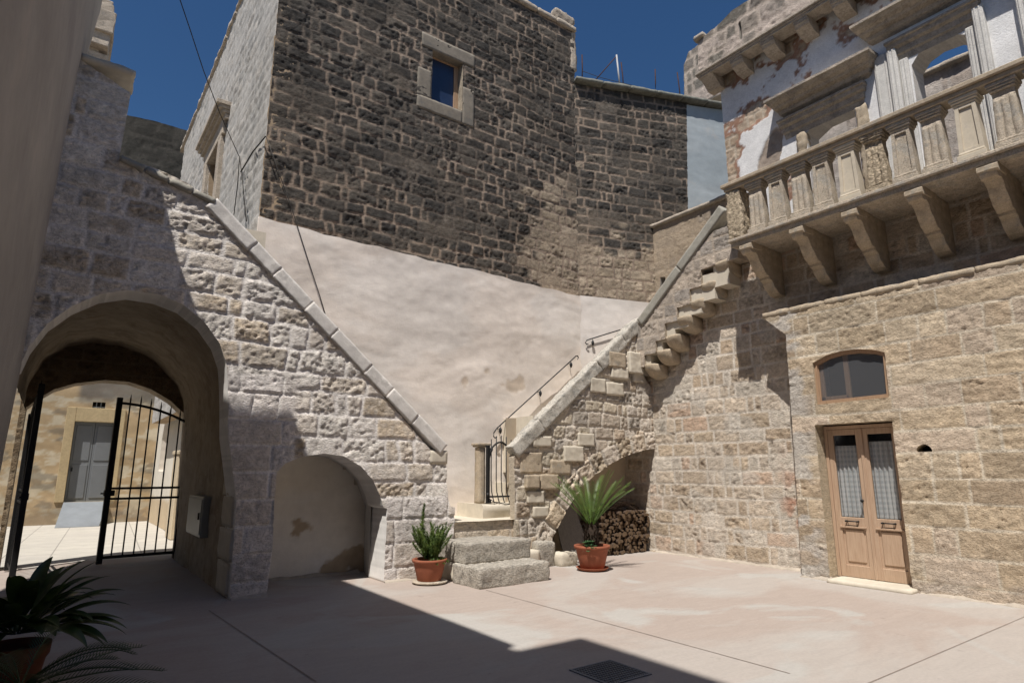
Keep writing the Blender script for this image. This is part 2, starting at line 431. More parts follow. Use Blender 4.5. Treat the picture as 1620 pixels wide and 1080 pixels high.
M['coping'] = surf_mat('lichened_coping', base=(0.58, 0.54, 0.47), bump=0.8, bdist=0.012, pits=0.6, pscale=40, pitcol=0.8, mott=(0.8, 1.15), mscale=12,
                       spots=[(6, 0.53, (0.24, 0.235, 0.215), 0.6), (22, 0.60, (0.05, 0.05, 0.05), 0.8)])
M['copingdull'] = surf_mat('dull_coping', base=(0.36, 0.34, 0.29), bump=0.6, bdist=0.01, mott=(0.8, 1.1), mscale=10, spots=[(5, 0.55, (0.25, 0.24, 0.21), 0.6)])
M['copingclean'] = surf_mat('clean_coping', base=(0.72, 0.68, 0.63), bump=0.6, bdist=0.01, mott=(0.85, 1.1), mscale=10,
                       spots=[(4, 0.57, (0.50, 0.47, 0.43), 0.6)])
M['step'] = surf_mat('worn_step_stone', base=(0.45, 0.41, 0.35), bump=0.9, bdist=0.014, pits=0.7, pscale=26, pitcol=0.78, mott=(0.82, 1.15), mscale=12,
                     spots=[(8, 0.55, (0.22, 0.205, 0.18), 0.6)])
M['pale'] = surf_mat('pale_limestone', base=(0.60, 0.54, 0.44), bump=0.4, bdist=0.006, mott=(0.9, 1.08), mscale=8)
M['iron'] = surf_mat('black_iron', base=(0.012, 0.012, 0.013), bump=0.2, rough=0.55, spec=0.4, mott=(0.8, 1.2))
M['rust'] = surf_mat('rusty_iron', base=(0.07, 0.035, 0.025), bump=0.5, rough=0.9, mott=(0.6, 1.3), mscale=30)
M['zinc'] = surf_mat('grey_pipe', base=(0.42, 0.42, 0.42), bump=0.1, rough=0.5, mott=(0.9, 1.1))
M['terracotta'] = surf_mat('terracotta', base=(0.31, 0.105, 0.058), bump=0.2, bdist=0.003, rough=0.7, mott=(0.82, 1.1), mscale=6, spots=[(4, 0.60, (0.40, 0.22, 0.15), 0.45)])
M['soil'] = surf_mat('potting_soil', base=(0.05, 0.035, 0.025), bump=1.0, bdist=0.02, mott=(0.5, 1.4), mscale=40)
M['cable'] = surf_mat('old_cable', base=(0.06, 0.055, 0.05), bump=0.2, mott=(0.7, 1.3))
M['metalplate'] = surf_mat('painted_steel', base=(0.22, 0.24, 0.26), bump=0.1, rough=0.55, mott=(0.9, 1.1), mscale=3)
M['boxwhite'] = surf_mat('enamel_box', base=(0.30, 0.30, 0.27), bump=0.05, rough=0.4, mott=(0.9, 1.05), mscale=4)
M['void'] = surf_mat('dark_hole', base=(0.01, 0.009, 0.008), bump=0.0)

def wood_mat(name, base, dark, scale=1.0, rough=0.6):
    m, n, l, b = mat(name); tc = n.new('ShaderNodeTexCoord'); mp = n.new('ShaderNodeMapping')
    mp.inputs['Scale'].default_value = (14*scale, 14*scale, 1.0*scale); l.new(tc.outputs['Object'], mp.inputs[0])
    t = _noise(n, l, mp.outputs[0], 3.0, 8, 0.65, 0.8)
    r = _ramp(n, l, t.outputs[0], [(0.3, dark), (0.65, base)]); l.new(r.outputs[0], b.inputs['Base Color'])
    b.inputs['Roughness'].default_value = rough
    bp = n.new('ShaderNodeBump'); bp.inputs['Strength'].default_value = 0.25; bp.inputs['Distance'].default_value = 0.003
    l.new(t.outputs[0], bp.inputs['Height']); l.new(bp.outputs[0], b.inputs['Normal']); return m
M['wood'] = wood_mat('door_wood', (0.50, 0.36, 0.25), (0.38, 0.25, 0.165))
M['frame'] = wood_mat('window_wood', (0.42, 0.28, 0.18), (0.30, 0.18, 0.10))
M['bark'] = wood_mat('log_bark', (0.10, 0.065, 0.04), (0.04, 0.025, 0.018), 0.8, 0.95)
M['logend'] = surf_mat('cut_wood', base=(0.17, 0.115, 0.07), bump=0.4, mott=(0.5, 1.3), mscale=22)  # cut ends darkened: shade under the half arch put into the colour
M['greyboard'] = wood_mat('grey_board', (0.20, 0.18, 0.16), (0.12, 0.11, 0.10))
M['greydoor'] = surf_mat('grey_door_paint', base=(0.17, 0.18, 0.19), bump=0.1, rough=0.6, mott=(0.92, 1.08), mscale=3)

def glass_mat(name, tint=(0.02, 0.03, 0.05), tr=0.55, rough=0.05):
    m, n, l, b = mat(name); out = n['Material Output']
    g = n.new('ShaderNodeBsdfGlossy'); g.inputs['Roughness'].default_value = rough; g.inputs['Color'].default_value = (0.8, 0.85, 0.9, 1)
    d = n.new('ShaderNodeBsdfTransparent'); d.inputs['Color'].default_value = (tr, tr, tr, 1)
    lw_ = n.new('ShaderNodeLayerWeight'); lw_.inputs[0].default_value = 0.5; pw = n.new('ShaderNodeMath'); pw.operation = 'POWER'; pw.inputs[1].default_value = 4.0; l.new(lw_.outputs['Facing'], pw.inputs[0])
    fr = n.new('ShaderNodeMath'); fr.operation = 'MULTIPLY_ADD'; fr.inputs[1].default_value = 0.8; fr.inputs[2].default_value = 0.05; l.new(pw.outputs[0], fr.inputs[0])
    mx = n.new('ShaderNodeMixShader'); l.new(fr.outputs[0], mx.inputs[0]); l.new(d.outputs[0], mx.inputs[1]); l.new(g.outputs[0], mx.inputs[2])
    l.new(mx.outputs[0], out.inputs[0]); return m
M['glass'] = glass_mat('window_glass', tr=0.85)
def screen_mat():
    m, n, l, b = mat('insect_screen_pane'); b.inputs['Base Color'].default_value = (0.13, 0.135, 0.145, 1); b.inputs['Roughness'].default_value = 0.35
    t = n.new('ShaderNodeBsdfTransparent'); mx = n.new('ShaderNodeMixShader'); mx.inputs[0].default_value = 0.45; l.new(b.outputs[0], mx.inputs[1]); l.new(t.outputs[0], mx.inputs[2]); l.new(mx.outputs[0], n['Material Output'].inputs[0]); return m
M['screenpane'] = screen_mat()
M['screen'] = surf_mat('insect_screen', base=(0.055, 0.055, 0.06), bump=0.0, rough=0.5, mott=(0.9, 1.1), mscale=2, spec=0.5)
M['blind'] = surf_mat('blue_blind', base=(0.018, 0.035, 0.085), bump=0.0, rough=0.35, mott=(0.75, 1.25), mscale=3, spec=0.6)

def curtain_mat():
    m, n, l, b = mat('gingham_curtain'); tc = n.new('ShaderNodeTexCoord'); sep = n.new('ShaderNodeSeparateXYZ'); l.new(tc.outputs['Object'], sep.inputs[0])
    outs = []
    for ax in (1, 2):
        w = n.new('ShaderNodeMath'); w.operation = 'MULTIPLY'; w.inputs[1].default_value = 2*math.pi/(0.055 if ax == 1 else 0.075); l.new(sep.outputs[ax], w.inputs[0])
        s_ = n.new('ShaderNodeMath'); s_.operation = 'SINE'; l.new(w.outputs[0], s_.inputs[0])
        g = n.new('ShaderNodeMath'); g.operation = 'GREATER_THAN'; g.inputs[1].default_value = 0.0; l.new(s_.outputs[0], g.inputs[0]); outs.append(g.outputs[0])
    ad = n.new('ShaderNodeMath'); ad.operation = 'ADD'; l.new(outs[0], ad.inputs[0]); l.new(outs[1], ad.inputs[1])
    hf = n.new('ShaderNodeMath'); hf.operation = 'MULTIPLY'; hf.inputs[1].default_value = 0.5; l.new(ad.outputs[0], hf.inputs[0])
    r = _ramp(n, l, hf.outputs[0], [(0.0, (0.88, 0.88, 0.86)), (0.5, (0.78, 0.80, 0.79)), (1.0, (0.60, 0.64, 0.65))]); l.new(r.outputs[0], b.inputs['Base Color'])
    b.inputs['Roughness'].default_value = 0.95; return m
M['curtain'] = curtain_mat()

def leaf_mat(name, c1, c2, rough=0.45):
    m, n, l, b = mat(name); tc = n.new('ShaderNodeTexCoord'); t = _noise(n, l, tc.outputs['Object'], 9, 3, 0.6)
    r = _ramp(n, l, t.outputs[0], [(0.35, c1), (0.65, c2)]); l.new(r.outputs[0], b.inputs['Base Color']); b.inputs['Roughness'].default_value = rough
    out = n['Material Output']; tr = n.new('ShaderNodeBsdfTranslucent'); l.new(r.outputs[0], tr.inputs[0])
    mx = n.new('ShaderNodeMixShader'); mx.inputs[0].default_value = 0.25; l.new(b.outputs[0], mx.inputs[1]); l.new(tr.outputs[0], mx.inputs[2]); l.new(mx.outputs[0], out.inputs[0])
    return m
M['palm'] = leaf_mat('cycad_leaf', (0.06, 0.12, 0.02), (0.15, 0.25, 0.04))
M['fern'] = leaf_mat('fern_leaf', (0.07, 0.13, 0.03), (0.22, 0.30, 0.07), 0.6)
M['shadedpot'] = surf_mat('shaded_terracotta', base=(0.16, 0.06, 0.035), bump=0.15, rough=0.7, mott=(0.8, 1.1), mscale=5)  # terracotta copy with the corner's deep shade put into its colour
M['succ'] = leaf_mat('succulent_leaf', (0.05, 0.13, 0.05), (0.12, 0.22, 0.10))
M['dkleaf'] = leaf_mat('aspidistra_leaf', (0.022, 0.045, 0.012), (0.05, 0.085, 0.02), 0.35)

def floor_mat():
    m, n, l, b = mat('courtyard_screed'); tc = n.new('ShaderNodeTexCoord'); co = tc.outputs['Object']
    rgb = n.new('ShaderNodeRGB'); rgb.outputs[0].default_value = (0.410, 0.366, 0.328, 1); c = rgb.outputs[0]
    # large pale and pink areas
    t = _noise(n, l, co, 0.32, 5, 0.55, 0.8); r = _ramp(n, l, t.outputs[0], [(0.44, 0.0), (0.52, 1.0)])
    mx = n.new('ShaderNodeMix'); mx.data_type = 'RGBA'; l.new(r.outputs[0], mx.inputs[0]); l.new(c, mx.inputs[6]); mx.inputs[7].default_value = (0.385, 0.322, 0.280, 1); c = mx.outputs[2]
    t = _noise(n, l, co, 0.5, 4, 0.5, 1.5); r = _ramp(n, l, t.outputs[0], [(0.55, 0.0), (0.62, 1.0)])
    mx = n.new('ShaderNodeMix'); mx.data_type = 'RGBA'; l.new(r.outputs[0], mx.inputs[0]); l.new(c, mx.inputs[6]); mx.inputs[7].default_value = (0.42, 0.395, 0.362, 1); c = mx.outputs[2]
    # trowel streaks
    mp = n.new('ShaderNodeMapping'); mp.inputs['Rotation'].default_value = (0, 0, 0.5); mp.inputs['Scale'].default_value = (1.2, 5.0, 1); l.new(co, mp.inputs[0])
    t = _noise(n, l, mp.outputs[0], 1.6, 6, 0.6, 1.2); r = _ramp(n, l, t.outputs[0], [(0.3, 0.945), (0.7, 1.05)]); c = _mul(n, l, c, r.outputs[0])
    t = _noise(n, l, co, 60, 2, 0.5); r = _ramp(n, l, t.outputs[0], [(0.70, 1.0), (0.78, 0.80)]); c = _mul(n, l, c, r.outputs[0])
    t = _noise(n, l, co, 30, 5, 0.7); r = _ramp(n, l, t.outputs[0], [(0.3, 0.93), (0.7, 1.06)]); c = _mul(n, l, c, r.outputs[0])
    # dirt spots
    t = _noise(n, l, co, 5, 3, 0.6); r = _ramp(n, l, t.outputs[0], [(0.66, 1.0), (0.76, 0.80)]); c = _mul(n, l, c, r.outputs[0])
    l.new(c, b.inputs['Base Color']); b.inputs['Roughness'].default_value = 0.75; b.inputs['Specular IOR Level'].default_value = 0.25
    bp = n.new('ShaderNodeBump'); bp.inputs['Strength'].default_value = 0.25; bp.inputs['Distance'].default_value = 0.006
    t2 = _noise(n, l, co, 18, 6, 0.6); l.new(t2.outputs[0], bp.inputs['Height']); l.new(bp.outputs[0], b.inputs['Normal'])
    return m
M['floor'] = floor_mat()
M['jointline'] = surf_mat('floor_joint', base=(0.29, 0.24, 0.205), bump=0.2, mott=(0.8, 1.15))
def paving_mat():
    m, n, l, b = mat('pale_paving'); tc = n.new('ShaderNodeTexCoord'); mp = n.new('ShaderNodeMapping')
    mp.inputs['Rotation'].default_value = (0, 0, 0.06); l.new(tc.outputs['Object'], mp.inputs[0])
    br = n.new('ShaderNodeTexBrick'); br.offset = 0.0; br.inputs['Scale'].default_value = 1.0; br.inputs['Brick Width'].default_value = 0.75; br.inputs['Row Height'].default_value = 0.75
    br.inputs['Mortar Size'].default_value = 0.012; br.inputs['Color1'].default_value = (0.52, 0.49, 0.43, 1); br.inputs['Color2'].default_value = (0.48, 0.45, 0.40, 1); br.inputs['Mortar'].default_value = (0.30, 0.28, 0.25, 1)
    l.new(mp.outputs[0], br.inputs[0]); t = _noise(n, l, tc.outputs['Object'], 3, 5, 0.6); r = _ramp(n, l, t.outputs[0], [(0.3, 0.9), (0.7, 1.05)])
    l.new(_mul(n, l, br.outputs[0], r.outputs[0]), b.inputs['Base Color']); b.inputs['Roughness'].default_value = 0.85; return m
M['paving'] = paving_mat()
# ------------------------------------------------------------------ ground
def sheet(name, x0, x1, y0, y1, z, m, n=1, kind='structure'):
    mb = MB(); vs = [(x0+(x1-x0)*i/n, y0+(y1-y0)*j/n, z) for j in range(n+1) for i in range(n+1)]
    fs = [(j*(n+1)+i, j*(n+1)+i+1, (j+1)*(n+1)+i+1, (j+1)*(n+1)+i) for j in range(n) for i in range(n)]
    mb.add(vs, fs); return tag(mb.build(name, m), kind=kind)
M['earth'] = surf_mat('dry_earth', base=(0.30, 0.25, 0.19), bump=0.3, mott=(0.8, 1.2), mscale=1)
sheet('ground', -400, 400, -400, 400, -0.02, M['earth'])
sheet('courtyard_floor', -1.7, 10.3, -6.1, 14.15, 0.0, M['floor'], 4)
sheet('far_pavement', -6, 12, 14.15, 27, -0.004, M['paving'], 4)
def strip(name, a, b, w=0.012):
    mb = MB(); a = Vector((*a, 0.004)); b = Vector((*b, 0.004)); t = (b-a).normalized(); s_ = Vector((-t.y, t.x, 0))*w/2; n = 24
    vs = []
    for i in range(n+1):
        p = a+(b-a)*i/n; k = 1+0.5*mnoise.noise(p*2); vs += [p-s_*k, p+s_*k]
    mb.add(vs, [(2*i, 2*i+2, 2*i+3, 2*i+1) for i in range(n)])
    return tag(mb.build(name, M['jointline']), kind='structure')
strip('floor_joint', onZ(640, 937) if False else onZ(769, 933), onZ(1250, 1065))
strip('floor_joint', onZ(1370, 1082), onZ(1640, 967), 0.010)
strip('floor_joint', onZ(330, 965), onZ(500, 1078))

STONE_A = dict(seed=11, course=(0.24, 0.36), width=(0.34, 0.74), joint=0.012, depth=0.018, rough=0.011, round=0.045, edge=0.028, warp=0.06, wob=0.014, half=0.3, lean=0.12,
               tones=[(0.74, 0.66, 0.57), (0.80, 0.74, 0.66), (0.64, 0.53, 0.40), (0.70, 0.61, 0.50), (0.80, 0.74, 0.67)], mortar=(0.84, 0.785, 0.73), smear=0.16, pitdark=0.40, dust=0.25)
STONE_R = dict(seed=23, course=(0.22, 0.31), width=(0.30, 0.62), joint=0.010, depth=0.011, rough=0.009, round=0.03, edge=0.02, warp=0.03, wob=0.009, half=0.35, lean=0.10,
               tones=[(0.56, 0.455, 0.345), (0.60, 0.51, 0.41), (0.51, 0.40, 0.29), (0.62, 0.55, 0.46), (0.55, 0.44, 0.32), (0.57, 0.42, 0.31), (0.60, 0.50, 0.39)], mortar=(0.68, 0.61, 0.52), smear=0.0, pitdark=0.40, dust=0.10)
STONE_D = dict(seed=31, course=(0.30, 0.36), width=(0.55, 1.15), joint=0.008, depth=0.008, rough=0.006, round=0.02, edge=0.012, warp=0.015, wob=0.004, half=0.25, lean=0.03,
               tones=[(0.54, 0.43, 0.30), (0.58, 0.475, 0.345), (0.50, 0.39, 0.275), (0.56, 0.455, 0.35), (0.53, 0.42, 0.295)], mortar=(0.66, 0.58, 0.46), smear=0.0, pitdark=0.25, dust=0.03)
STONE_T = dict(seed=41, course=(0.215, 0.275), width=(0.30, 0.60), joint=0.012, depth=0.016, rough=0.012, round=0.05, edge=0.022, warp=0.07, wob=0.018, half=0.3, lean=0.08,
               tones=[(0.068, 0.062, 0.055), (0.092, 0.082, 0.070), (0.056, 0.052, 0.047), (0.115, 0.10, 0.083), (0.082, 0.073, 0.063)], mortar=(0.33, 0.255, 0.195), smear=0.0, pitdark=0.4, dust=0.06)

def tower_fn(seed=41, sec=False):
    P = dict(STONE_T, seed=seed)
    def f(u, v):
        h, c, k = stones(u, v, P)
        # patina rubbed off low down at the right: the honey stone shows
        if sec: t = sstep(8.4, 6.2, v+1.4*(fbm(u*0.9, v*0.9, 7, 4)-0.5)*2)*1.05+0.25*sstep(0.9, 0.1, u)*sstep(9.6, 8.6, v)
        else: t = np.clip(1.5-np.hypot((u-9.2)/1.5, (v-5.8)/2.3), 0, 1)*1.15
        rb = h1(stones.bid, seed+301); rb2 = h1(stones.bid, seed+302); k = stones.k
        q = np.clip(t, 0, 1)*0.95+0.30*(fbm(u*1.8+3, v*2.2, 77, 4)-0.45)
        m = sstep(0.0, 0.12, q-0.15-0.75*rb)*np.clip(0.55+0.6*fbm(u*7, v*9, 79, 3), 0, 1)
        tan = np.stack([0.40+0.14*rb2, 0.32+0.12*rb2, 0.23+0.10*rb2], 1)*(0.72+0.5*fbm(u*9, v*12, 78, 4))[:, None]
        c = np.where((k > 0.5)[:, None], c*(1-0.92*m)[:, None]+tan*(0.92*m)[:, None], c)
        # mortar spread over the stones where the wall was repaired low down
        sp = sstep(0.50, 0.62, fbm(u*1.3+7, v*2.4, 83, 5)+0.08*np.clip(t, 0, 1)+0.04*sstep(7.2, 5.6, v)-0.07)
        mo = np.array((0.36, 0.285, 0.21))*(0.75+0.45*fbm(u*8, v*10, 84, 4))[:, None]; c = c*(1-(0.12+0.45*np.clip(t, 0, 1))*sp)[:, None]+mo*((0.12+0.45*np.clip(t, 0, 1))*sp)[:, None]; h = h*(1-0.4*sp)
        jm = sstep(0.42, 0.60, fbm(u*1.7+11, v*2.1, 87, 5))*(1-np.clip(t, 0, 1))*0.75; k2 = ((k < 0.6)*jm)[:, None]; c = c*(1-k2)+(np.array((0.085, 0.076, 0.066))*(0.7+0.6*fbm(u*14, v*14, 88, 3))[:, None])*k2
        st_ = sstep(0.52, 0.66, fbm(u*0.5, v*0.8+2, 86, 4)); c = c*(1-0.22*st_)[:, None]
        m2 = 0.0*u; c = c*(1-m2)[:, None]+(np.array((0.30, 0.235, 0.17))*(0.7+0.6*fbm(u*9, v*9, 92, 3))[:, None])*m2[:, None]
        return h, c
    return f

YA = 8.9
def PA(x, y): return onY(x, y, YA)
# ------------------------------------------------------------------ the arched stair wall at the left
asw = empty('arched_stair_wall', (0.6, YA, 0), 'rubble stone wall with a vaulted gateway arch and a low niche, carrying a stair that climbs left', 'wall')
arch_px = [(360, 600), (358, 575), (347, 543), (324, 510), (290, 482), (250, 466), (205, 459), (160, 465), (115, 484), (75, 512), (45, 550), (30, 582)]
arch = [PA(*p) for p in arch_px]
ps = 2.02
outl = [(ps, 0.0), (ps-.02, 1.2), PA(361, 690), PA(361, 640)]+arch+[(-0.62, 2.7), (-0.50, 4.2), (-0.42, 6.72), PA(128, 96), PA(207, 148), PA(189, 250), PA(250, 268), PA(300, 292), PA(340, 322)]
outl += [PA(690, 722), PA(706, 716), PA(706, 765), PA(711, 800), PA(719, 802), PA(717, 845), (5.28, 0.45), (5.2, 0.0)]
niche = [(2.46, -0.1), PA(430, 880), PA(433, 800), PA(437, 748), PA(450, 733), PA(478, 722), PA(512, 717), PA(543, 721), PA(570, 737), PA(590, 759), PA(602, 787), PA(606, 802), PA(612, 804), (4.13, -0.1)]
def fA(u, v):
    h, c, k = stones(u, v, STONE_A)
    # dressed, limed blocks on the pier and the end pillar
    Pq = dict(STONE_A, seed=12, course=(0.34, 0.36), width=(0.5, 0.8), rough=0.006, depth=0.02, warp=0.01, wob=0.004, edge=0.012, round=0.015, smear=0.0, pitdark=0.25,
              tones=[(0.78, 0.71, 0.65), (0.70, 0.62, 0.54), (0.80, 0.74, 0.69)])
    h2, c2, _ = stones(u, v, Pq)
    m = np.maximum(sstep(2.75, 2.6, u)*sstep(2.95, 2.85, v), sstep(4.05, 4.15, u)*sstep(1.25, 1.15, v))
    # voussoirs round both arches
    return h*(1-m)+h2*m, c*(1-m)[:, None]+c2*m[:, None]
wall('front_wall', (0, YA, 0), (1, 0, 0), (0, -1, 0), outl, fA, 0.02, [niche], 0.55, [M['stone'], M['plaster']], asw, side=(0.78, 0.755, 0.72))
# barrel of the gateway
vz = [(2.02, 0), (2.0, 1.3), (1.98, 2.55), (1.93, 2.86), (1.78, 3.22), (1.5, 3.55), (1.15, 3.78), (0.75, 3.9), (0.35, 3.92), (-0.05, 3.80), (-0.35, 3.5), (-0.5, 3.1), (-0.53, 2.7)]
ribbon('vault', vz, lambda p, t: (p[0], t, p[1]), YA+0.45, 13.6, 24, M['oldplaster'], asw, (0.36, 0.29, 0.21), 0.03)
fr = [PA(*p) for p in [(361, 690)]+arch_px]
# dressed stones of the jamb, set into the passage wall
mb = MB()
for i in range(4):
    z0 = 0.02+i*0.42
    add_block(mb, (0.10, 0.62+0.14*(i % 2), 0.41), Matrix.Translation((2.03, YA+0.40, z0+0.205)), amp=0.01, cell=0.06, rnd=0.02, seed=i)
o = mb.build('jamb_quoins', M['pale'], asw)
# niche: plaster back and soffit
nc = [(2.47, 0)]+[p for p in niche[2:12]]+[(4.10, 1.05), (4.13, 0)]
ribbon('niche_soffit', nc, lambda p, t: (p[0]+(t-YA-.5)*0.28, t, p[1]), YA+0.5, 10.2, 6, M['plaster'], asw, (0.62, 0.60, 0.57), 0.008)
wall('niche_back', (0, 10.07, 0), (1, 0, 0), (0, -1, 0), [(2.2, 0), (5.0, 0), (5.0, 2.3), (2.2, 2.3)],
     plaster_fn(dict(col=(0.76, 0.70, 0.61), col2=(0.80, 0.77, 0.72), seed=5, amp=0.012, spots=(0.50, (0.46, 0.36, 0.25)), sf=1.3)), 0.03, (), 0, M['plaster'], asw)
# terrace over the passage, flights behind the parapet
mb = MB(); mb.box(-0.5, 2.2, YA+0.5, 13.9, 4.6, 5.15)
n = 17
for i in range(n):
    x1 = 4.9-i*(3.5/n); z = 1.0+i*(4.15/n); mb.box(x1-3.5/n, x1, YA+0.3, 10.18, z-0.35, z+0.24)
mb.build('stair_flight', M['pale'], asw)
# inner gateway wall
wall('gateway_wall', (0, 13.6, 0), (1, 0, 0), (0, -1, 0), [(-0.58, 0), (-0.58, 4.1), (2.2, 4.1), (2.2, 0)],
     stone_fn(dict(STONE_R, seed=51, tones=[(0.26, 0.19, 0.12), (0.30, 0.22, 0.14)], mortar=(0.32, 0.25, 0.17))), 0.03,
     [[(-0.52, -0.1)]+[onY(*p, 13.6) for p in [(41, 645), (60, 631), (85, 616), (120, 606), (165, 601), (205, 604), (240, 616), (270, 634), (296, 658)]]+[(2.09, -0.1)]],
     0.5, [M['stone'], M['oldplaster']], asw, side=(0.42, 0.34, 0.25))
# coping of the stair parapet: seven long slabs
def coping(name, a, b, y0, y1, th, lens, m, parent, seed=0, amp=0.006, gap=0.004, drop=0.0):
    a = Vector((a[0], 0, a[1])); b = Vector((b[0], 0, b[1])); d = b-a; L = d.length; t = d/L
    nrm = Vector((-t.z, 0, t.x)); nrm = nrm if nrm.z > 0 else -nrm
    mb = MB(); s0 = 0; k = 0; tot = sum(lens)
    for ln in lens:
        l = L*ln/tot; c = a+t*(s0+l/2)+nrm*(-th/2)
        R = Matrix((( t.x, 0, nrm.x, c.x), (0, 1, 0, (y0+y1)/2), (t.z, 0, nrm.z, c.z), (0, 0, 0, 1)))
        jit = Matrix.Translation((0, 0.004*((k*7) % 3-1), 0.004*((k*5) % 3-1)))
        add_block(mb, (l-gap, y1-y0, th), R @ jit, amp=amp, cell=0.035, rnd=0.007, seed=seed+k); s0 += l; k += 1
    return mb.build(name, m, parent)
coping('coping', PA(343, 315), PA(706, 704), YA-0.05, YA+0.30, 0.20, [1.3, 0.8, 1.1, 0.9, 1.25, 0.85, 1.0, 1.2], M['copingclean'], asw, 3, 0.005, 0.0)
mb = MB(); a = PA(189, 250); b = PA(340, 320)
for i in range(4):
    x0 = a[0]+(b[0]-a[0])*i/4; x1 = a[0]+(b[0]-a[0])*(i+1)/4; z = a[1]+(b[1]-a[1])*(i+0.5)/4
    R = Matrix.Translation(((x0+x1)/2, YA+0.18, z-0.01)) @ Matrix.Rotation(math.atan2(a[1]-b[1], b[0]-a[0]), 4, 'Y')
    add_block(mb, (x1-x0+.01, 0.5, 0.09), R, amp=0.012, seed=i, rnd=0.02)
mb.build('terrace_coping', M['copingdull'], asw)
mb = MB(); a = PA(128, 93); b = PA(213, 122)
add_block(mb, (b[0]-a[0]+.02, 0.50, 0.10), Matrix.Translation(((a[0]+b[0])/2, YA+0.20, 6.76)) @ Matrix.Rotation(0.03, 4, 'Y'), amp=0.012, seed=8, rnd=0.02)
mb.build('pillar_cap', M['pale'], asw)
mb = MB()
add_block(mb, (0.32, 0.5, 0.22), Matrix.Translation((5.0, YA+0.22, 1.82)), amp=0.005, seed=4, rnd=0.012)
mb.build('end_block', M['pale'], asw)

# ------------------------------------------------------------------ landing and entrance steps
st = empty('entrance_steps', (5.6, 8.2, 0), 'rough stone entrance steps leading up between the two stair walls', 'steps')
def blk(name, x0, x1, y0, y1, z0, z1, m, parent, rz=0.0, **k):
    mb = MB(); add_block(mb, (x1-x0, y1-y0, z1-z0), Matrix.Translation(((x0+x1)/2, (y0+y1)/2, (z0+z1)/2)) @ Matrix.Rotation(rz, 4, 'Z'), **k)
    return mb.build(name, m, parent)
blk('step', 4.96, 6.24, 7.62, 8.32, -0.02, 0.27, M['step'], st, 0.03, amp=0.016, cell=0.03, rnd=0.022, seed=5)
blk('step', 5.03, 6.26, 8.10, 8.92, 0.262, 0.555, M['step'], st, 0.02, amp=0.011, cell=0.03, rnd=0.018, seed=9)
blk('step_base', 5.0, 6.2, 8.35, 8.90, -0.02, 0.262, M['pale'], st, 0, amp=0.006, cell=0.08, rnd=0.02, seed=2)
def fL(u, v):
    h, c, k = stones(u, v, dict(STONE_A, seed=62, course=(0.28, 0.3), width=(0.35, 0.5), tones=[(0.58, 0.47, 0.34), (0.62, 0.53, 0.42)], smear=0.3, mortar=(0.64, 0.56, 0.46)))
    return h*0.6, c
wall('landing_riser', (0, 8.93, 0), (1, 0, 0), (0, -1, 0), [(5.15, 0), (6.6, 0), (6.6, 0.79), (5.15, 0.79)], fL, 0.025, (), 0.1, M['stone'], st)
mb = MB()
gx = np.linspace(5.1, 7.4, 24); gy = np.linspace(8.88, 10.25, 16); vs = []
for y in gy:
    for x in gx: vs.append((x, y, 0.80+0.012*mnoise.noise(Vector((x*2, y*2, 0)))))
mb.smooth = True; mb.add(vs, [(j*24+i, j*24+i+1, (j+1)*24+i+1, (j+1)*24+i) for j in range(15) for i in range(23)])
mb.build('landing', M['pale'], st)
# sill stone under the iron gate, its front scooped by feet
mb = MB(); mb.smooth = True
prof = []
N = 16; vs = []; fs = []
for i in range(N+1):
    t = i/N; x = 6.12+t*0.86; yf = 9.28+0.0*t; sag = 0.07*math.sin(math.pi*t); zt = 1.04-0.02*math.sin(math.pi*t)
    for (yy, zz) in ((yf+sag*1.0, 0.78), (yf+sag*0.4, 0.93-sag*0.3), (yf+0.01, zt-0.03), (yf+0.05, zt), (10.2, zt)): vs.append((x, yy, zz))
for i in range(N):
    for k in range(4): fs.append((i*5+k, (i+1)*5+k, (i+1)*5+k+1, i*5+k+1))
mb.add(vs, fs); mb.add([(6.12, y, z) for (y, z) in ((9.28, .78), (9.28, .93), (9.29, 1.01), (9.33, 1.04), (10.2, 1.04), (10.2, .78))], [(0, 1, 2, 3, 4, 5)])
mb.build('gate_sill', M['pale'], st)

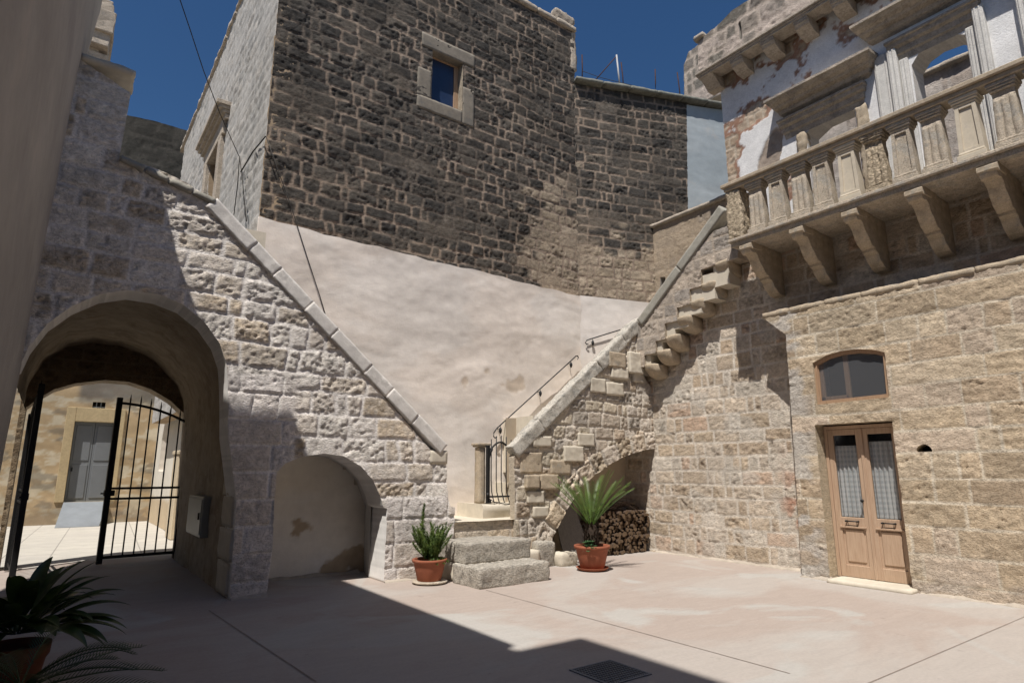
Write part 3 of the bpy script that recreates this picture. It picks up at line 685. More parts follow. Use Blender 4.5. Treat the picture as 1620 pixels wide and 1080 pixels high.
# ------------------------------------------------------------------ right-hand staircase
rs_ = empty('stone_staircase', (8.4, YA, 0), 'stone staircase climbing right over a half arch, then on corbelled blocks up to the balcony', 'staircase')
YF = 8.86
def PF(x, y): return onY(x, y, YF)
o2 = [(6.53, 0.0), PF(812, 722), PF(905, 628), PF(1006, 525), (9.70, 4.62), (9.70, 3.9), (9.78, 3.7), (10.1, 3.3), (10.1, 2.07)]
ar = [PF(1043, 708), PF(1015, 712), PF(985, 722), PF(960, 735), PF(935, 754), PF(912, 779), PF(895, 805), PF(880, 832), PF(871, 850), PF(868, 868), (7.18, 0.0)]
o2 += ar[:]
def fR(u, v):
    h, c, k = stones(u, v, dict(STONE_R, seed=71, course=(0.22, 0.30), width=(0.28, 0.52), depth=0.026, rough=0.013, warp=0.05, wob=0.012, edge=0.022,
                                tones=[(0.54, 0.46, 0.37), (0.60, 0.53, 0.45), (0.50, 0.40, 0.30), (0.43, 0.38, 0.32), (0.60, 0.52, 0.40)], mortar=(0.66, 0.59, 0.50), smear=0.10))
    # ring of voussoirs: distance to the arch curve
    d = np.full(u.shape, 9.0); s_ = np.zeros_like(u); acc = 0.0
    for (a, b) in zip(ar[:-1], ar[1:]):
        dx, dy = b[0]-a[0], b[1]-a[1]; L = math.hypot(dx, dy); t = np.clip(((u-a[0])*dx+(v-a[1])*dy)/L**2, 0, 1)
        q = np.hypot(u-a[0]-t*dx, v-a[1]-t*dy); k_ = q < d; d[k_] = q[k_]; s_[k_] = acc+t[k_]*L; acc += L
    ww = 0.33+0.05*(fbm(s_*3, s_*0, 4, 2)-0.5); ring = (d < ww)
    P2 = dict(seed=72, course=(10, 11), width=(0.30, 0.45), joint=0.007, depth=0.05, rough=0.022, round=0.03, edge=0.03, warp=0.0, wob=0.02, half=0.0, lean=0,
              tones=[(0.58, 0.48, 0.37), (0.54, 0.44, 0.32), (0.60, 0.52, 0.43)], mortar=(0.62, 0.56, 0.48), pitdark=0.5, dust=0.2)
    h2, c2, _ = stones(s_, d*0.98+u*0.001, P2); edge = sstep(0, 0.03, ww-d)
    h = np.where(ring, h2*edge+0.01, h); c = np.where(ring[:, None], c2, c); return h, c
wall('front_wall', (0, YF, 0), (1, 0, 0), (0, -1, 0), o2, fR, 0.02, (), 0.14, M['stone'], rs_, side=(0.50, 0.43, 0.34))
# underside of the half arch, its plastered back
ribbon('arch_soffit', ar, lambda p, t: (p[0], t, p[1]), YF+0.10, 9.75, 6, M['plaster'], rs_, (0.44, 0.37, 0.28), 0.015)
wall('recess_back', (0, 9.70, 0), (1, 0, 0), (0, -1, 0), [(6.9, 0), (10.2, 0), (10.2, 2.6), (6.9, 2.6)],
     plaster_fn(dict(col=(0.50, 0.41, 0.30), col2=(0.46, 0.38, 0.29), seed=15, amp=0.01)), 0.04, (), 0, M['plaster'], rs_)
# projecting repair stones on the face
mb = MB(); random.seed(5)
for (x0, y0, x1, y1, pr) in [(842, 690, 870, 706, .05), (822, 716, 856, 748, .03), (890, 706, 920, 730, .07), (913, 686, 938, 705, .05), (852, 750, 880, 774, .07), (870, 728, 900, 750, .05),
                              (828, 751, 849, 772, .10), (832, 776, 858, 796, .06), (842, 800, 866, 818, .05), (958, 607, 984, 624, .05), (960, 560, 985, 580, .09), (992, 560, 1012, 590, .10), (932, 600, 955, 620, .06), (1000, 592, 1016, 604, .05), (965, 582, 990, 598, .07)]:
    a = PF(x0, y1); b = PF(x1, y0)
    mb = MB(); add_block(mb, (b[0]-a[0], 0.2, abs(b[1]-a[1])), Matrix.Translation(((a[0]+b[0])/2, YF-pr+0.1, (a[1]+b[1])/2)), amp=0.010, cell=0.03, rnd=0.006, seed=x0)
    mb.build('repair_stone', M['pale'] if x0 % 3 else M['carved'], rs_)
# first coping
coping('lower_coping', PF(806, 706), PF(1008, 503), YF-0.06, YF+0.16, 0.25, [1.0, 1.3, 1.15, 1.2, 0.9], M['coping'], rs_, 33, 0.018, 0.003)
# second flight: outer parapet on the line X=9.7, climbing towards the camera
XF = 9.70
def PX(x, y): return onX(x, y, XF)
steps_px = [(1020, 580), (1038, 558), (1053, 536), (1072, 507), (1092, 481), (1110, 452)]
cs = [PX(*p) for p in steps_px]
band = [(8.86, cs[0][1]+0.02)]
for i, (y, z) in enumerate(cs):
    band.append((y, z))
    if i+1 < len(cs): band.append((y, cs[i+1][1]))
band += [(cs[-1][0], 5.42), (6.30, 5.42), (6.12, 6.1)]
cop = [PX(1128, 366), PX(1012, 520)]
band += [cop[0], (8.86, 4.62)]
wall('upper_parapet', (XF, 0, 0), (0, 1, 0), (-1, 0, 0), band,
     stone_fn(dict(STONE_R, seed=81, course=(0.25, 0.3), width=(0.3, 0.5), tones=[(0.50, 0.42, 0.34), (0.42, 0.36, 0.30), (0.35, 0.31, 0.27)], mortar=(0.50, 0.42, 0.34))), 0.025, (), 0.35, M['stone'], rs_, side=(0.42, 0.35, 0.27))
a = onX(1010, 507, XF); b = onX(1140, 326, XF)
d = Vector((0, b[0]-a[0], b[1]-a[1])); L = d.length; t = d/L; nrm = Vector((0, -t.z, t.y)); nrm = nrm if nrm.z > 0 else -nrm
mb = MB(); s0 = 0
for k, ln in enumerate([0.5, 0.5]):
    l = L*ln; c = Vector((XF+0.10, a[0], a[1]))+t*(s0+l/2)-nrm*0.08
    R = Matrix(((1, 0, 0, c.x), (0, t.y, nrm.y, c.y), (0, t.z, nrm.z, c.z), (0, 0, 0, 1)))
    add_block(mb, (0.28, l-0.006, 0.19), R, amp=0.006, cell=0.04, seed=k+60, rnd=0.007); s0 += l
mb.build('upper_coping', M['copingdull'], rs_)
# corbel stones carrying the upper flight, rounded below
mb = MB(); mb.smooth = True
for i, (y, z) in enumerate(cs+[(6.80, 5.40)]):
    y0, y1 = y-0.30, y+0.06; z = min(z, 5.40); nn = 9; mm = 7; vs = []; fs = []
    for j in range(mm+1):
        yy = y0+(y1-y0)*j/mm; ed = 1-0.20*(abs(j/mm-0.5)*2)**4
        for k in range(nn+1):
            an = math.pi/2*k/nn; r = 0.47*ed
            x = 10.15-r*math.cos(an)**0.75; zz = z+0.05-(0.30*math.sin(an)**1.1)*ed
            q = Vector((x*5+i*3, yy*6, zz*6)); dd = 0.03*mnoise.noise(q)+0.015*mnoise.noise(q*4)
            vs.append((x-dd, yy+0.03*mnoise.noise(q+Vector((9, 0, 0))), zz+dd))
        vs.append((10.15, yy, z+0.04))
    w = nn+2
    for j in range(mm):
        for k in range(w): fs.append((j*w+k, (j+1)*w+k, (j+1)*w+(k+1) % w, j*w+(k+1) % w))
    fs.append(tuple(range(w))); fs.append(tuple(mm*w+k for k in range(w))[::-1]); mb.add(vs, fs)
mb.build('corbel_stones', M['carved'], rs_)
# treads of both flights
mb = MB(); n = 14
for i in range(n):
    x0 = 6.95+i*(2.75/n); z = 1.2+i*(2.65/n); mb.box(x0, x0+2.75/n, YF+0.3, 10.18, max(z-0.5, 2.62 if x0 > 7.1 else 0.8), max(z+0.19, 0.9))
mb.box(9.7, 11.2, YF, 9.9, 3.6, 4.05)
for i in range(7):
    y1 = 8.86-i*0.33; z = 4.05+i*0.21; mb.box(9.75, 11.2, y1-0.33, y1, z-0.30, z+0.21)
mb.build('treads', M['pale'], rs_)
blk('foot_block', 7.22, 7.62, 8.52, 8.82, -0.02, 0.22, M['pale'], rs_, 0.05, amp=0.02, cell=0.04, rnd=0.07, seed=14)
# landing kerb stones at the arch foot
blk('foot_block', 6.30, 6.86, 8.62, 8.9, -0.02, 0.30, M['pale'], rs_, 0, amp=0.01, cell=0.06, rnd=0.03, seed=15)
blk('foot_block', 6.84, 7.24, 8.66, 8.95, -0.02, 0.42, M['step'], rs_, 0, amp=0.02, cell=0.05, rnd=0.05, seed=16)
# inner wall of the upper flight with its thin coping
wall('inner_wall', (11.2, 0, 0), (0, 1, 0), (-1, 0, 0), [(6.5, 4.0), (9.56, 4.0), (9.56, 7.42), (6.5, 7.42)],
     (lambda P: (lambda u, v: (lambda r: (r[0], r[1]*0.55+np.array((0.42, 0.33, 0.24))*0.45))(stones(u, v, P))))(dict(STONE_R, seed=84, smear=0.3, mortar=(0.44, 0.36, 0.27),
     tones=[(0.42, 0.33, 0.24), (0.30, 0.26, 0.22), (0.46, 0.37, 0.27)])), 0.03, [[onX(*p, 11.2) for p in ((1045, 438), (1053, 438), (1052, 462), (1044, 470))]], 0.3, M['stone'], rs_)
mb = MB(); add_block(mb, (0.40, 3.1, 0.09), Matrix.Translation((11.32, 8.02, 7.46)), amp=0.01, cell=0.08, rnd=0.02, seed=3); mb.build('inner_coping', M['cornice'], rs_)

# ------------------------------------------------------------------ tower block
tw = empty('stone_tower', (5.8, 10.2, 0), 'tall block of blackened stone courses with one small blue window, plastered smooth at its foot', 'building')
YT = 10.2
def PT(x, y): return onY(x, y, YT)
XL, XR, ZT = 2.26, 9.33, 12.45
wh_ = [PT(684, 78), PT(736, 90), PT(731, 178), PT(682, 157)]
wx0, wx1, wz0, wz1 = 5.36, 6.10, 9.05, 10.20
wall('front_wall', (0, YT, 0), (1, 0, 0), (0, -1, 0), [(XL, 5.3), (XR, 5.3), (XR, ZT), (XL, ZT)], tower_fn(41), 0.026,
     [[(wx0, wz0), (wx1, wz0), (wx1, wz1), (wx0, wz1)]], 0.30, M['darkstone'], tw, side=(0.40, 0.34, 0.26))
def fS(u, v):
    P = dict(seed=44, course=(0.25, 0.3), width=(0.35, 0.6), joint=0.016, depth=0.02, rough=0.012, round=0.04, edge=0.03, warp=0.04, wob=0.01, half=0.3, lean=0.05,
             tones=[(0.40, 0.38, 0.35), (0.45, 0.42, 0.38), (0.36, 0.35, 0.33)], mortar=(0.47, 0.45, 0.42), smear=0.3, pitdark=0.3, dust=0.4)
    h, c, k = stones(u, v, P); return h, c
wall('side_wall', (XL, 0, 0), (0, 1, 0), (-1, 0, 0), [(YT, 3), (21.5, 3), (21.5, 12.2), (15, 12.2), (YT, ZT)], fS, 0.045,
     [[(14.45, 4.8), (15.75, 4.8), (15.75, 9.35), (14.45, 9.35)]], 0.35, M['facade'], tw, side=(0.4, 0.3, 0.2))
# quoins where the side plaster stops at the corner
wall('plaster', (0, YT-0.055, 0), (1, 0, 0), (0, -1, 0), [(XL-0.02, 0.75), (9.32, 0.75), (9.32, 5.52)]+[(x, 5.66-0.14*(x-2.2)/7.0+0.012*math.sin(x*3.1)+0.014*math.sin(x*9)+0.01*math.sin(x*23)) for x in np.linspace(9.2, 2.3, 28)]+[(XL-0.02, 5.70)],
     (lambda g: (lambda u, v: (lambda r: (np.maximum(r[0], -0.02), r[1]))(g(u, v))))(plaster_fn(dict(col=(0.79, 0.705, 0.625), col2=(0.80, 0.745, 0.685), seed=3, amp=0.017, mix=0.6, spots=(0.70, (0.62, 0.52, 0.42)), sf=0.9))), 0.035, (), 0.05, M['plaster'], tw, side=(0.7, 0.62, 0.55))
mb = MB()
mb.box(XL, XR, YT+0.3, 21.5, 12.0, 12.3)      # roof slab behind
mb.box(XR-0.3, XR-0.002, YT+0.32, 21.5, 5, 12.2)
mb.build('roof', M['cornice'], tw)
mb = MB(); x = XL-0.03
random.seed(3)
while x < XR-0.1:
    l = min(random.uniform(0.5, 0.9), XR+0.06-x); add_block(mb, (l-0.01, 0.42, 0.13), Matrix.Translation((x+l/2, YT+0.14, ZT+0.06)), amp=0.015, cell=0.06, rnd=0.02, seed=int(x*10)); x += l
add_block(mb, (0.62, 0.40, 0.30), Matrix.Translation((XR-0.28, YT+0.15, ZT+0.27)), amp=0.05, cell=0.05, rnd=0.08, seed=31)
add_block(mb, (0.20, 0.36, 1.1), Matrix.Translation((XR-0.02, YT+0.16, ZT-0.55)), amp=0.02, cell=0.06, rnd=0.03, seed=32)
mb.build('roof_coping', M['cornice'], tw)
mb = MB(); y = YT
while y < 21.4:
    add_block(mb, (0.42, 0.98, 0.14), Matrix.Translation((XL+0.14, y+0.5, ZT-0.0-max(0, min(1, (y-YT)/5))*0.22)), amp=0.02, cell=0.09, rnd=0.03, seed=int(y*3)); y += 1.0
mb.build('side_coping', M['cornice'], tw)
# window: stone surround, frame, blue blind behind glass
wn_ = empty('w', (0, 0, 0)); bpy.data.objects.remove(wn_)
mb = MB()
for (x0, x1, z0, z1, sd) in [(wx0-0.26, wx1+0.30, wz1-0.02, wz1+0.30, 1), (wx0-0.33, wx0-0.003, wz0-0.02, wz0+0.62, 2), (wx1+0.003, wx1+0.30, wz0-0.30, wz0+0.58, 3), (wx0-0.33, wx1+0.003, wz0-0.30, wz0-0.003, 4)]:
    add_block(mb, (x1-x0, 0.30, z1-z0), Matrix.Translation(((x0+x1)/2, YT+0.127, (z0+z1)/2)), amp=0.005, cell=0.05, rnd=0.012, seed=sd)
win = mb.build('window_surround', surf_mat('window_stone', base=(0.24, 0.21, 0.17), bump=0.5, bdist=0.006, mott=(0.8, 1.15), mscale=9, spots=[(4, 0.55, (0.17, 0.16, 0.145), 0.6)]), tw)
mb = MB(); f = 0.05; y0, y1 = YT+0.17, YT+0.22
mb.box(wx0, wx0+f, y0, y1, wz0, wz1, .005); mb.box(wx1-f*2.2, wx1, y0, y1, wz0, wz1, .005); mb.box(wx0+f, wx1-f*2.2, y0, y1, wz1-f, wz1, .005); mb.box(wx0+f, wx1-f*2.2, y0, y1, wz0, wz0+f, .005)
mb.build('window_frame', M['frame'], win)
mb = MB(); mb.box(wx0+f, wx1-f*2.2, YT+0.195, YT+0.2, wz0+f, wz1-f); mb.build('blind', M['blind'], win)
# carved doorcase on the side face
mb = MB()
def sx(y0, y1, z0, z1, pr, b=.01): mb.box(XL-pr, XL+0.30, y0, y1, z0, z1, b)
sx(14.1, 14.42, 4.8, 9.0, .10); sx(15.78, 16.1, 4.8, 9.0, .10); sx(14.0, 16.2, 9.0, 9.3, .10)
for (pr, z0, z1) in ((.10, 9.3, 9.42), (.17, 9.42, 9.50), (.24, 9.50, 9.58), (.30, 9.58, 9.68)): sx(13.9-pr*.4, 16.3+pr*.4, z0, z1, pr)
sx(17.9, 18.8, 9.0, 9.2, .25)
mb.build('side_doorcase', M['cornice'], tw)
mb = MB(); mb.box(XL+0.2, XL+0.25, 14.45, 15.75, 4.8, 9.0); mb.build('side_door', M['screen'], tw)

# ------------------------------------------------------------------ the wall that turns beside the tower
sw = empty('terrace_wall', (11.2, 9.55, 0), 'lower dark stone wall turning off the tower, with rusty bars on its cap', 'wall')
def SP(s_, z, off=0.0): 
    p = SECP+SECU*s_+SECN*off; return (p[0], p[1], z)
wall('stone_face', tuple(SECP), tuple(SECU), tuple(SECN), [(0.0, 5.3), (3.60, 5.3), onS(1088, 330), onS(1087, 250), onS(1086, 166), (3.35, 11.05), (0, 10.98)], tower_fn(47, True), 0.026, (), 0.3, M['darkstone'], sw)
wall('cement_render', tuple(SECP), tuple(SECU), tuple(SECN), [onS(1088, 335), (4.9, 7.7), (4.9, 11.1), onS(1086, 166), onS(1087, 250)],
     plaster_fn(dict(col=(0.33, 0.37, 0.39), col2=(0.40, 0.43, 0.44), seed=19, amp=0.012)), 0.04, (), 0.2, M['plaster'], sw)
wall('limewash', tuple(SECP+SECN*0.05), tuple(SECU), tuple(SECN), [(-0.05, 3.0), (2.2, 3.0), (2.2, 5.50), (1.2, 5.52), (0.0, 5.54)],
     plaster_fn(dict(col=(0.70, 0.65, 0.60), col2=(0.66, 0.60, 0.55), seed=29, amp=0.015)), 0.04, (), 0.02, M['plaster'], sw)
mb = MB(); s0 = 0.0; i = 0
while s0 < 4.9:
    l = 0.75; c = SP(s0+l/2, 11.06+0.02*s0, -0.08); R = Matrix.Translation(c) @ Matrix.Rotation(math.atan2(SECU[1], SECU[0]), 4, 'Z') @ Matrix.Rotation(-0.02, 4, 'Y')
    add_block(mb, (l-.006, 0.52, 0.09), R, amp=0.012, cell=0.07, rnd=0.02, seed=i+9); s0 += l; i += 1
mb.build('cap', surf_mat('mossy_cap', base=(0.20, 0.20, 0.17), bump=0.7, mott=(0.6, 1.3), mscale=9), sw)
bars = [((922, 85), (922, 130), 'rust'), ((984, 97), (988, 139), 'rust'), ((1038, 108), (1038, 150), 'rust'), ((1073, 113), (1078, 153), 'rust')]
for i, (t_, b_, m_) in enumerate(bars):
    a = onS(*b_); c = onS(*t_)
    mb = MB(); mb.tube([SP(a[0], 11.05, -0.05), SP((a[0]+c[0])/2+.01, 11.5, -0.05), SP(c[0], c[1], -0.05)], 0.014, 6)
    o = mb.build('rebar', M['rust']); tag(o, ['rusty upright bar on the terrace wall, nearest the tower corner', 'rusty upright bar just right of the grey pipe on the terrace wall', 'rusty upright bar alone in the middle right of the terrace wall cap', 'rusty leaning bar on the terrace wall nearest the white facade'][i], 'metal bar', 'rusty bars on the terrace wall cap')
mb = MB(); a = onS(983, 137); c = onS(977, 85); mb.tube([SP(a[0], 11.05, -0.06), SP(c[0], c[1], -0.06)], 0.022, 8)
tag(mb.build('pipe', M['zinc']), 'pale grey metal pipe standing on the terrace wall cap', 'pipe')
mb = MB(); e = onS(937, 131); mb.tube([SP(c[0], c[1]-.03, -0.08), SP(e[0], 11.1, -0.08)], 0.014, 6)
tag(mb.build('brace_bar', M['rust']), 'dark diagonal bar bracing the grey pipe on the wall cap', 'metal bar')
mb = MB(); P = [onS(*p) for p in ((922, 112), (950, 122), (985, 131), (1030, 141), (1078, 149))]; mb.tube([SP(p[0], p[1], -0.02) for p in P], 0.007, 5)
tag(mb.build('wire', M['cable']), 'thin sagging wire strung between the rusty bars on the terrace wall', 'wire')

# ------------------------------------------------------------------ palace: lower walls, balcony, roofless facade
pl = empty('palace_building', (10.1, 3.5, 0), 'honey stone palace with glazed door, corbelled balcony and roofless peeling white upper facade', 'building')
XW, XD = 10.1, 9.60
def fW(u, v):
    h, c, k = stones(u, v, STONE_R)
    # toppings: whiter repairs and a red-tinged patch low down
    m = sstep(0.60, 0.70, fbm(u*1.3, v*2.0, 97, 4))*0.55; c = c*(1-m)[:, None]+np.array((0.60, 0.55, 0.48))*m[:, None]
    m = sstep(1.0, 0.0, np.hypot((u-5.75)/0.55, (v-1.1)/1.3))*sstep(0.45, 0.6, fbm(u*4, v*4, 98, 4)); c = c*(1-m)[:, None]+np.array((0.42, 0.19, 0.11))*m[:, None]
    m = sstep(2.4, 1.2, v)*0.35*sstep(0.35, 0.6, fbm(u*2, v*2, 99, 4)); c = c*(1-m)[:, None]+np.array((0.60, 0.53, 0.45))*m[:, None]
    return h, c
wall('lower_wall', (XW, 0, 0), (0, 1, 0), (-1, 0, 0), [(-6, 0), (9.75, 0), (9.75, 3.0), (8.9, 4.3), (8.2, 4.6), (6.6, 5.42), (-6, 5.42)], fW, 0.022,
     [[(3.9, -0.1), (5.2, -0.1), (5.2, 3.6), (3.9, 3.6)]], 0.4, M['stone'], pl)
dy0, dy1, dz1 = 3.995, 5.12, 2.31
wp = [onX(*p, XD) for p in [(1292, 640), (1407, 628), (1400, 557), (1380, 553), (1355, 552), (1330, 555), (1307, 562), (1286, 574)]]
door_h = [(dy0, -0.1), (dy0, dz1), (dy1, dz1), (dy1, -0.1)]
def fD(u, v):
    h, c, k = stones(u, v, STONE_D)
    m = sstep(5.28, 5.3, u)*0+0.0
    r = 0.006*sstep(0.4, 0.6, fbm(u*5, v*14, 33, 4)); h = h+r*2.2*(fbm(u*3.1, v*3.1, 35, 2))
    m = sstep(0.62, 0.7, fbm(u*1.4+2, v*2.3, 101, 4))*0.5; c = c*(1-m*.6)[:, None]+np.array((0.50, 0.41, 0.31))*(m*.6)[:, None]
    m = sstep(5.0, 5.35, u)*sstep(0.45, 0.55, fbm(u*2, v*3.5, 103, 3))*0.7; c = c*(1-m)[:, None]+np.array((0.55, 0.52, 0.48))*m[:, None]
    m = sstep(0.7, 0.0, v)*sstep(0.35, 0.6, fbm(u*1.4, v*5, 104, 4))*0.6; c = c*(1-m)[:, None]+np.array((0.42, 0.37, 0.32))*m[:, None]
    return h, c
hole = [(3.63+0.10*math.cos(a), 1.86+0.10*math.sin(a)) for a in np.linspace(0, math.pi, 9)]
wall('door_wall', (XD, 0, 0), (0, 1, 0), (-1, 0, 0), [(-6, 0), (5.56, 0), (5.50, 2.0), (5.46, 3.82), (5.78, 4.12), (5.85, 4.20), (-6, 4.20)], fD, 0.02, [door_h, wp, hole], 0.26, M['stone'], pl, side=(0.50, 0.41, 0.29), rings=3)
mb = MB(); mb.box(XD+0.2, XD+0.24, 3.5, 3.75, 1.8, 2.0); mb.build('wall_vent', M['void'], pl)
mb = MB(); y = -6.0; random.seed(9)
while y < 5.8:
    l = min(random.uniform(0.5, 0.9), 5.86-y); add_block(mb, (0.54, l-.004, 0.10), Matrix.Translation((XD+0.248, y+l/2, 4.215)), amp=0.012, cell=0.05, rnd=0.02, seed=int(y*10)+80); y += l
mb.build('string_course', M['carved'], pl)

# door
DX = XD+0.25
door = MB(); f = .05
door.box(DX-0.03, DX+0.04, dy0+.005, dy0+f, 0.05, dz1-.02, .004); door.box(DX-0.03, DX+0.04, dy1-f, dy1-.005, 0.05, dz1-.02, .004); door.box(DX-0.03, DX+0.04, dy0+f, dy1-f, dz1-.02-f, dz1-.02, .004)
dr = door.build('door', M['wood'], pl)
mid = (dy0+dy1)/2
def leaf(ya, yb, first):
    mb = MB(); s_ = .085; z0, z1 = 0.06, dz1-.02-f-.004; x0, x1 = DX-0.012, DX+0.03; zm = 0.92
    ra, rb = (ya+s_, yb-s_)
    mb.box(x0, x1, ya+.002, ra, z0, z1, .005); mb.box(x0, x1, rb, yb-.002, z0, z1, .005)
    mb.box(x0, x1, ra, rb, z0, z0+.17, .005); mb.box(x0, x1, ra, rb, zm-.13, zm, .005); mb.box(x0, x1, ra, rb, z1-.09, z1, .005)
    mb.box(x0+.022, x1-.008, ra, rb, z0+.17, zm-.13)
    mb.box(x0+.006, x0+.03, ra+.035, rb-.035, z0+.215, zm-.175, .016)
    mb.box(x0-.022, x0+.004, ra-.02, rb+.02, zm-.155, zm-.128, .004)      # drip rail
    mb.build('door_leaf', M['wood'], dr)
    g = MB(); g.box(DX+.008, DX+.012, ra, rb, zm, z1-.09); g.build('door_glass', M['glass'], dr)
    c = MB(); c.smooth = True; n = 60; vs = []
    zt = z1-.09-(0.12 if first else 0.17)
    for k in range(9):
        zz = zt-(zt-zm-.005)*k/8
        for i in range(n+1):
            t = i/n; vs.append((DX+.045+.012*math.sin(t*math.pi*2*5.5+0.25*math.sin(k))+.004*math.sin(t*31+k*.3), ra-.01+(rb-ra+.02)*t, zz))
    c.add(vs, [(k*(n+1)+i, k*(n+1)+i+1, (k+1)*(n+1)+i+1, (k+1)*(n+1)+i) for k in range(8) for i in range(n)])
    c.tube([(DX+.045, ra-.01, zt+.005), (DX+.045, rb+.01, zt+.005)], .006, 6)
    c.build('curtain', M['curtain'], dr)
    h = MB(); yc = (ra+rb)/2; zz = zm-.055
    h.tube([(x0-.035, yc-.085, zz), (x0-.035, yc+.085, zz)], .009, 8)
    for q in (-.085, .085): h.tube([(x0, yc+q, zz), (x0-.05, yc+q, zz)], .013, 8)
    h.box(x0-.002, x0+.004, yc-.07, yc+.07, zz-.10, zz-.062)
    for q in (-.06, .06): h.tube([(x0-.03, yc+q, zz), (x0-.012, yc+q, zz-.09)], .003, 5)
    h.tube([(x0-.012, yc-.06, zz-.09), (x0-.012, yc+.06, zz-.09)], .004, 5)
    h.build('door_handle', M['iron'], dr)
leaf(mid+.001, dy1-f, False); leaf(dy0+f, mid-.001, True)
mb = MB(); mb.box(DX-.03, DX-.012, mid-.022, mid+.022, .06, dz1-.08, .006); mb.build('meeting_stile', M['wood'], dr)
mb = MB(); mb.lathe([(0, .035), (.016, .034), (.024, .02), (.018, .006), (.010, 0), (.02, -.004)], (0, 0, 0), 16)
kn = mb.build('door_knob', M['iron'], dr, loc=(DX-.03, mid+.075, 1.17)); kn.rotation_euler = (0, -math.pi/2, 0)
mb = MB(); mb.box(DX+0.5, DX+0.52, 3.6, 5.4, 0, 3.8); mb.box(DX+.04, DX+.5, 3.5, 3.6, 0, 3.8); mb.box(DX+.04, DX+.5, 5.4, 5.5, 0, 3.8); mb.build('dark_interior', M['void'], pl)
blk('threshold', XD-0.20, XD+0.30, 3.94, 5.08, -0.02, 0.055, M['pale'], pl, 0, amp=0.004, cell=0.06, rnd=0.015, seed=41)
# fanlight window
wxs = [p[0] for p in wp]; 
def inset(poly, d):
    a = offs2(poly, d); b = offs2(poly, -d); A = lambda P: abs(sum(P[i-1][0]*P[i][1]-P[i][0]*P[i-1][1] for i in range(len(P))))
    return a if A(a) < A(b) else b
def offs2(poly, d):
    out = []; n = len(poly)
    for i in range(n):
        a, b, c_ = Vector(poly[i-1]), Vector(poly[i]), Vector(poly[(i+1) % n])
        n1 = Vector(((b-a).y, -(b-a).x)).normalized(); n2 = Vector(((c_-b).y, -(c_-b).x)).normalized(); k = (n1+n2).normalized(); s_ = d/max(0.4, k.dot(n1))
        q = b+k*s_; out.append((q.x, q.y))
    return out
def ringframe(mb, poly, d, x0, x1):
    a = poly; b = inset(poly, d); n = len(a)
    vs = [(x0, p[0], p[1]) for p in a]+[(x0, p[0], p[1]) for p in b]+[(x1, p[0], p[1]) for p in a]+[(x1, p[0], p[1]) for p in b]
    fs = []
    for i in range(n):
        j = (i+1) % n; fs += [(i, j, n+j, n+i), (2*n+i, 3*n+i, 3*n+j, 2*n+j), (n+i, n+j, 3*n+j, 3*n+i), (i, 2*n+i, 2*n+j, j)]
    mb.add(vs, fs); return b
mb = MB(); inn = ringframe(mb, wp, .045, XD+.03, XD+.10); fl = mb.build('fanlight_window', M['frame'], pl)
mb = MB(); a2 = ringframe(mb, inn, .012, XD+.05, XD+.09)
ym = wp[0][0]-(wp[0][0]-wp[1][0])*0.44
mb.box(XD+.075, XD+.12, ym-.035, ym+.035, 2.64, 3.37, .005)
mb.box(XD+.075, XD+.12, ym, inn[0][0], 2.67, 2.74, .005); mb.box(XD+.075, XD+.12, inn[0][0]-.07, inn[0][0], 2.67, 3.28, .005)
mb.build('mullion', M['frame'], fl)
mb = MB(); mb.add([(XD+.07, p[0], p[1]) for p in inn], [tuple(range(len(inn)))]); mb.build('pane', M['screenpane'], fl)

# balcony
XB = 9.12
bal = MB()
bal.box(XB+.02, XW-.002, -6, 6.06, 5.42, 5.50, .008); bal.box(XB-.03, XW-.003, -6, 6.09, 5.50, 5.56, .014)
bl = bal.build('balcony', M['carvedgrey'], pl)
mb = MB(); mb.box(XB-.06, XB+.30, -6, 6.14, 6.53, 6.60, .012); mb.box(XB-.02, XB+.26, -6, 6.10, 6.46, 6.53, .012); mb.build('handrail', M['carved'], bl)
def balus(kind):
    mb = MB(); w = .155; x0 = 0.0; z0, z1 = 5.563, 6.457
    def lay(hw, hd, za, zb, b=.008): mb.box(-hd, hd, -hw, hw, za, zb, b)
    lay(.165, .13, z0, z0+.07); lay(.150, .115, z0+.07, z0+.11, .012)
    lay(.165, .13, z1-.05, z1); lay(.150, .118, z1-.085, z1-.05, .01); lay(.135, .10, z1-.12, z1-.085, .01)
    za, zb = z0+.11, z1-.12
    wb, wt = .140, .118; d = .088
    if kind == 'panel':
        vs = []; mb.prism([(-wb, za), (wb, za), (wt, zb), (-wt, zb)], lambda p, t: (t, p[0], p[1]), -d+.022, d)
        # raised border round a sunk panel
        for (ya, yb, yc, yd) in ((-wb, -wb+.05, -wt, -wt+.045), (wb-.05, wb, wt-.045, wt)):
            mb.prism([(ya, za), (yb, za), (yd, zb), (yc, zb)], lambda p, t: (t, p[0], p[1]), -d, -d+.0225)
        mb.box(-d, -d+.0225, -wb+.052, wb-.052, za, za+.05, .003); mb.box(-d, -d+.0225, -wt+.047, wt-.047, zb-.045, zb, .003)
    else:
        n = 28; vs = []; fs = []; H = 10
        for j in range(H+1):
            t = j/H; hw = wb+(wt-wb)*t; z = za+(zb-za)*t
            fade = 1 if j < H-1 else 0.0
            for i in range(n+1):
                s_ = i/n; y = -hw+2*hw*s_; rd = abs(math.sin(s_*math.pi*3))**0.6*0.028; vs.append((-d+.026-rd*fade, y, z))
            vs.append((d, hw, z)); vs.append((d, -hw, z))
        w_ = n+3
        for j in range(H):
            for i in range(w_): fs.append((j*w_+i, j*w_+(i+1) % w_, (j+1)*w_+(i+1) % w_, (j+1)*w_+i))
        fs.append(tuple(H*w_+i for i in range(w_))); fs.append(tuple(range(w_))[::-1]); mb.add(vs, fs)
    return mb.mesh('baluster')
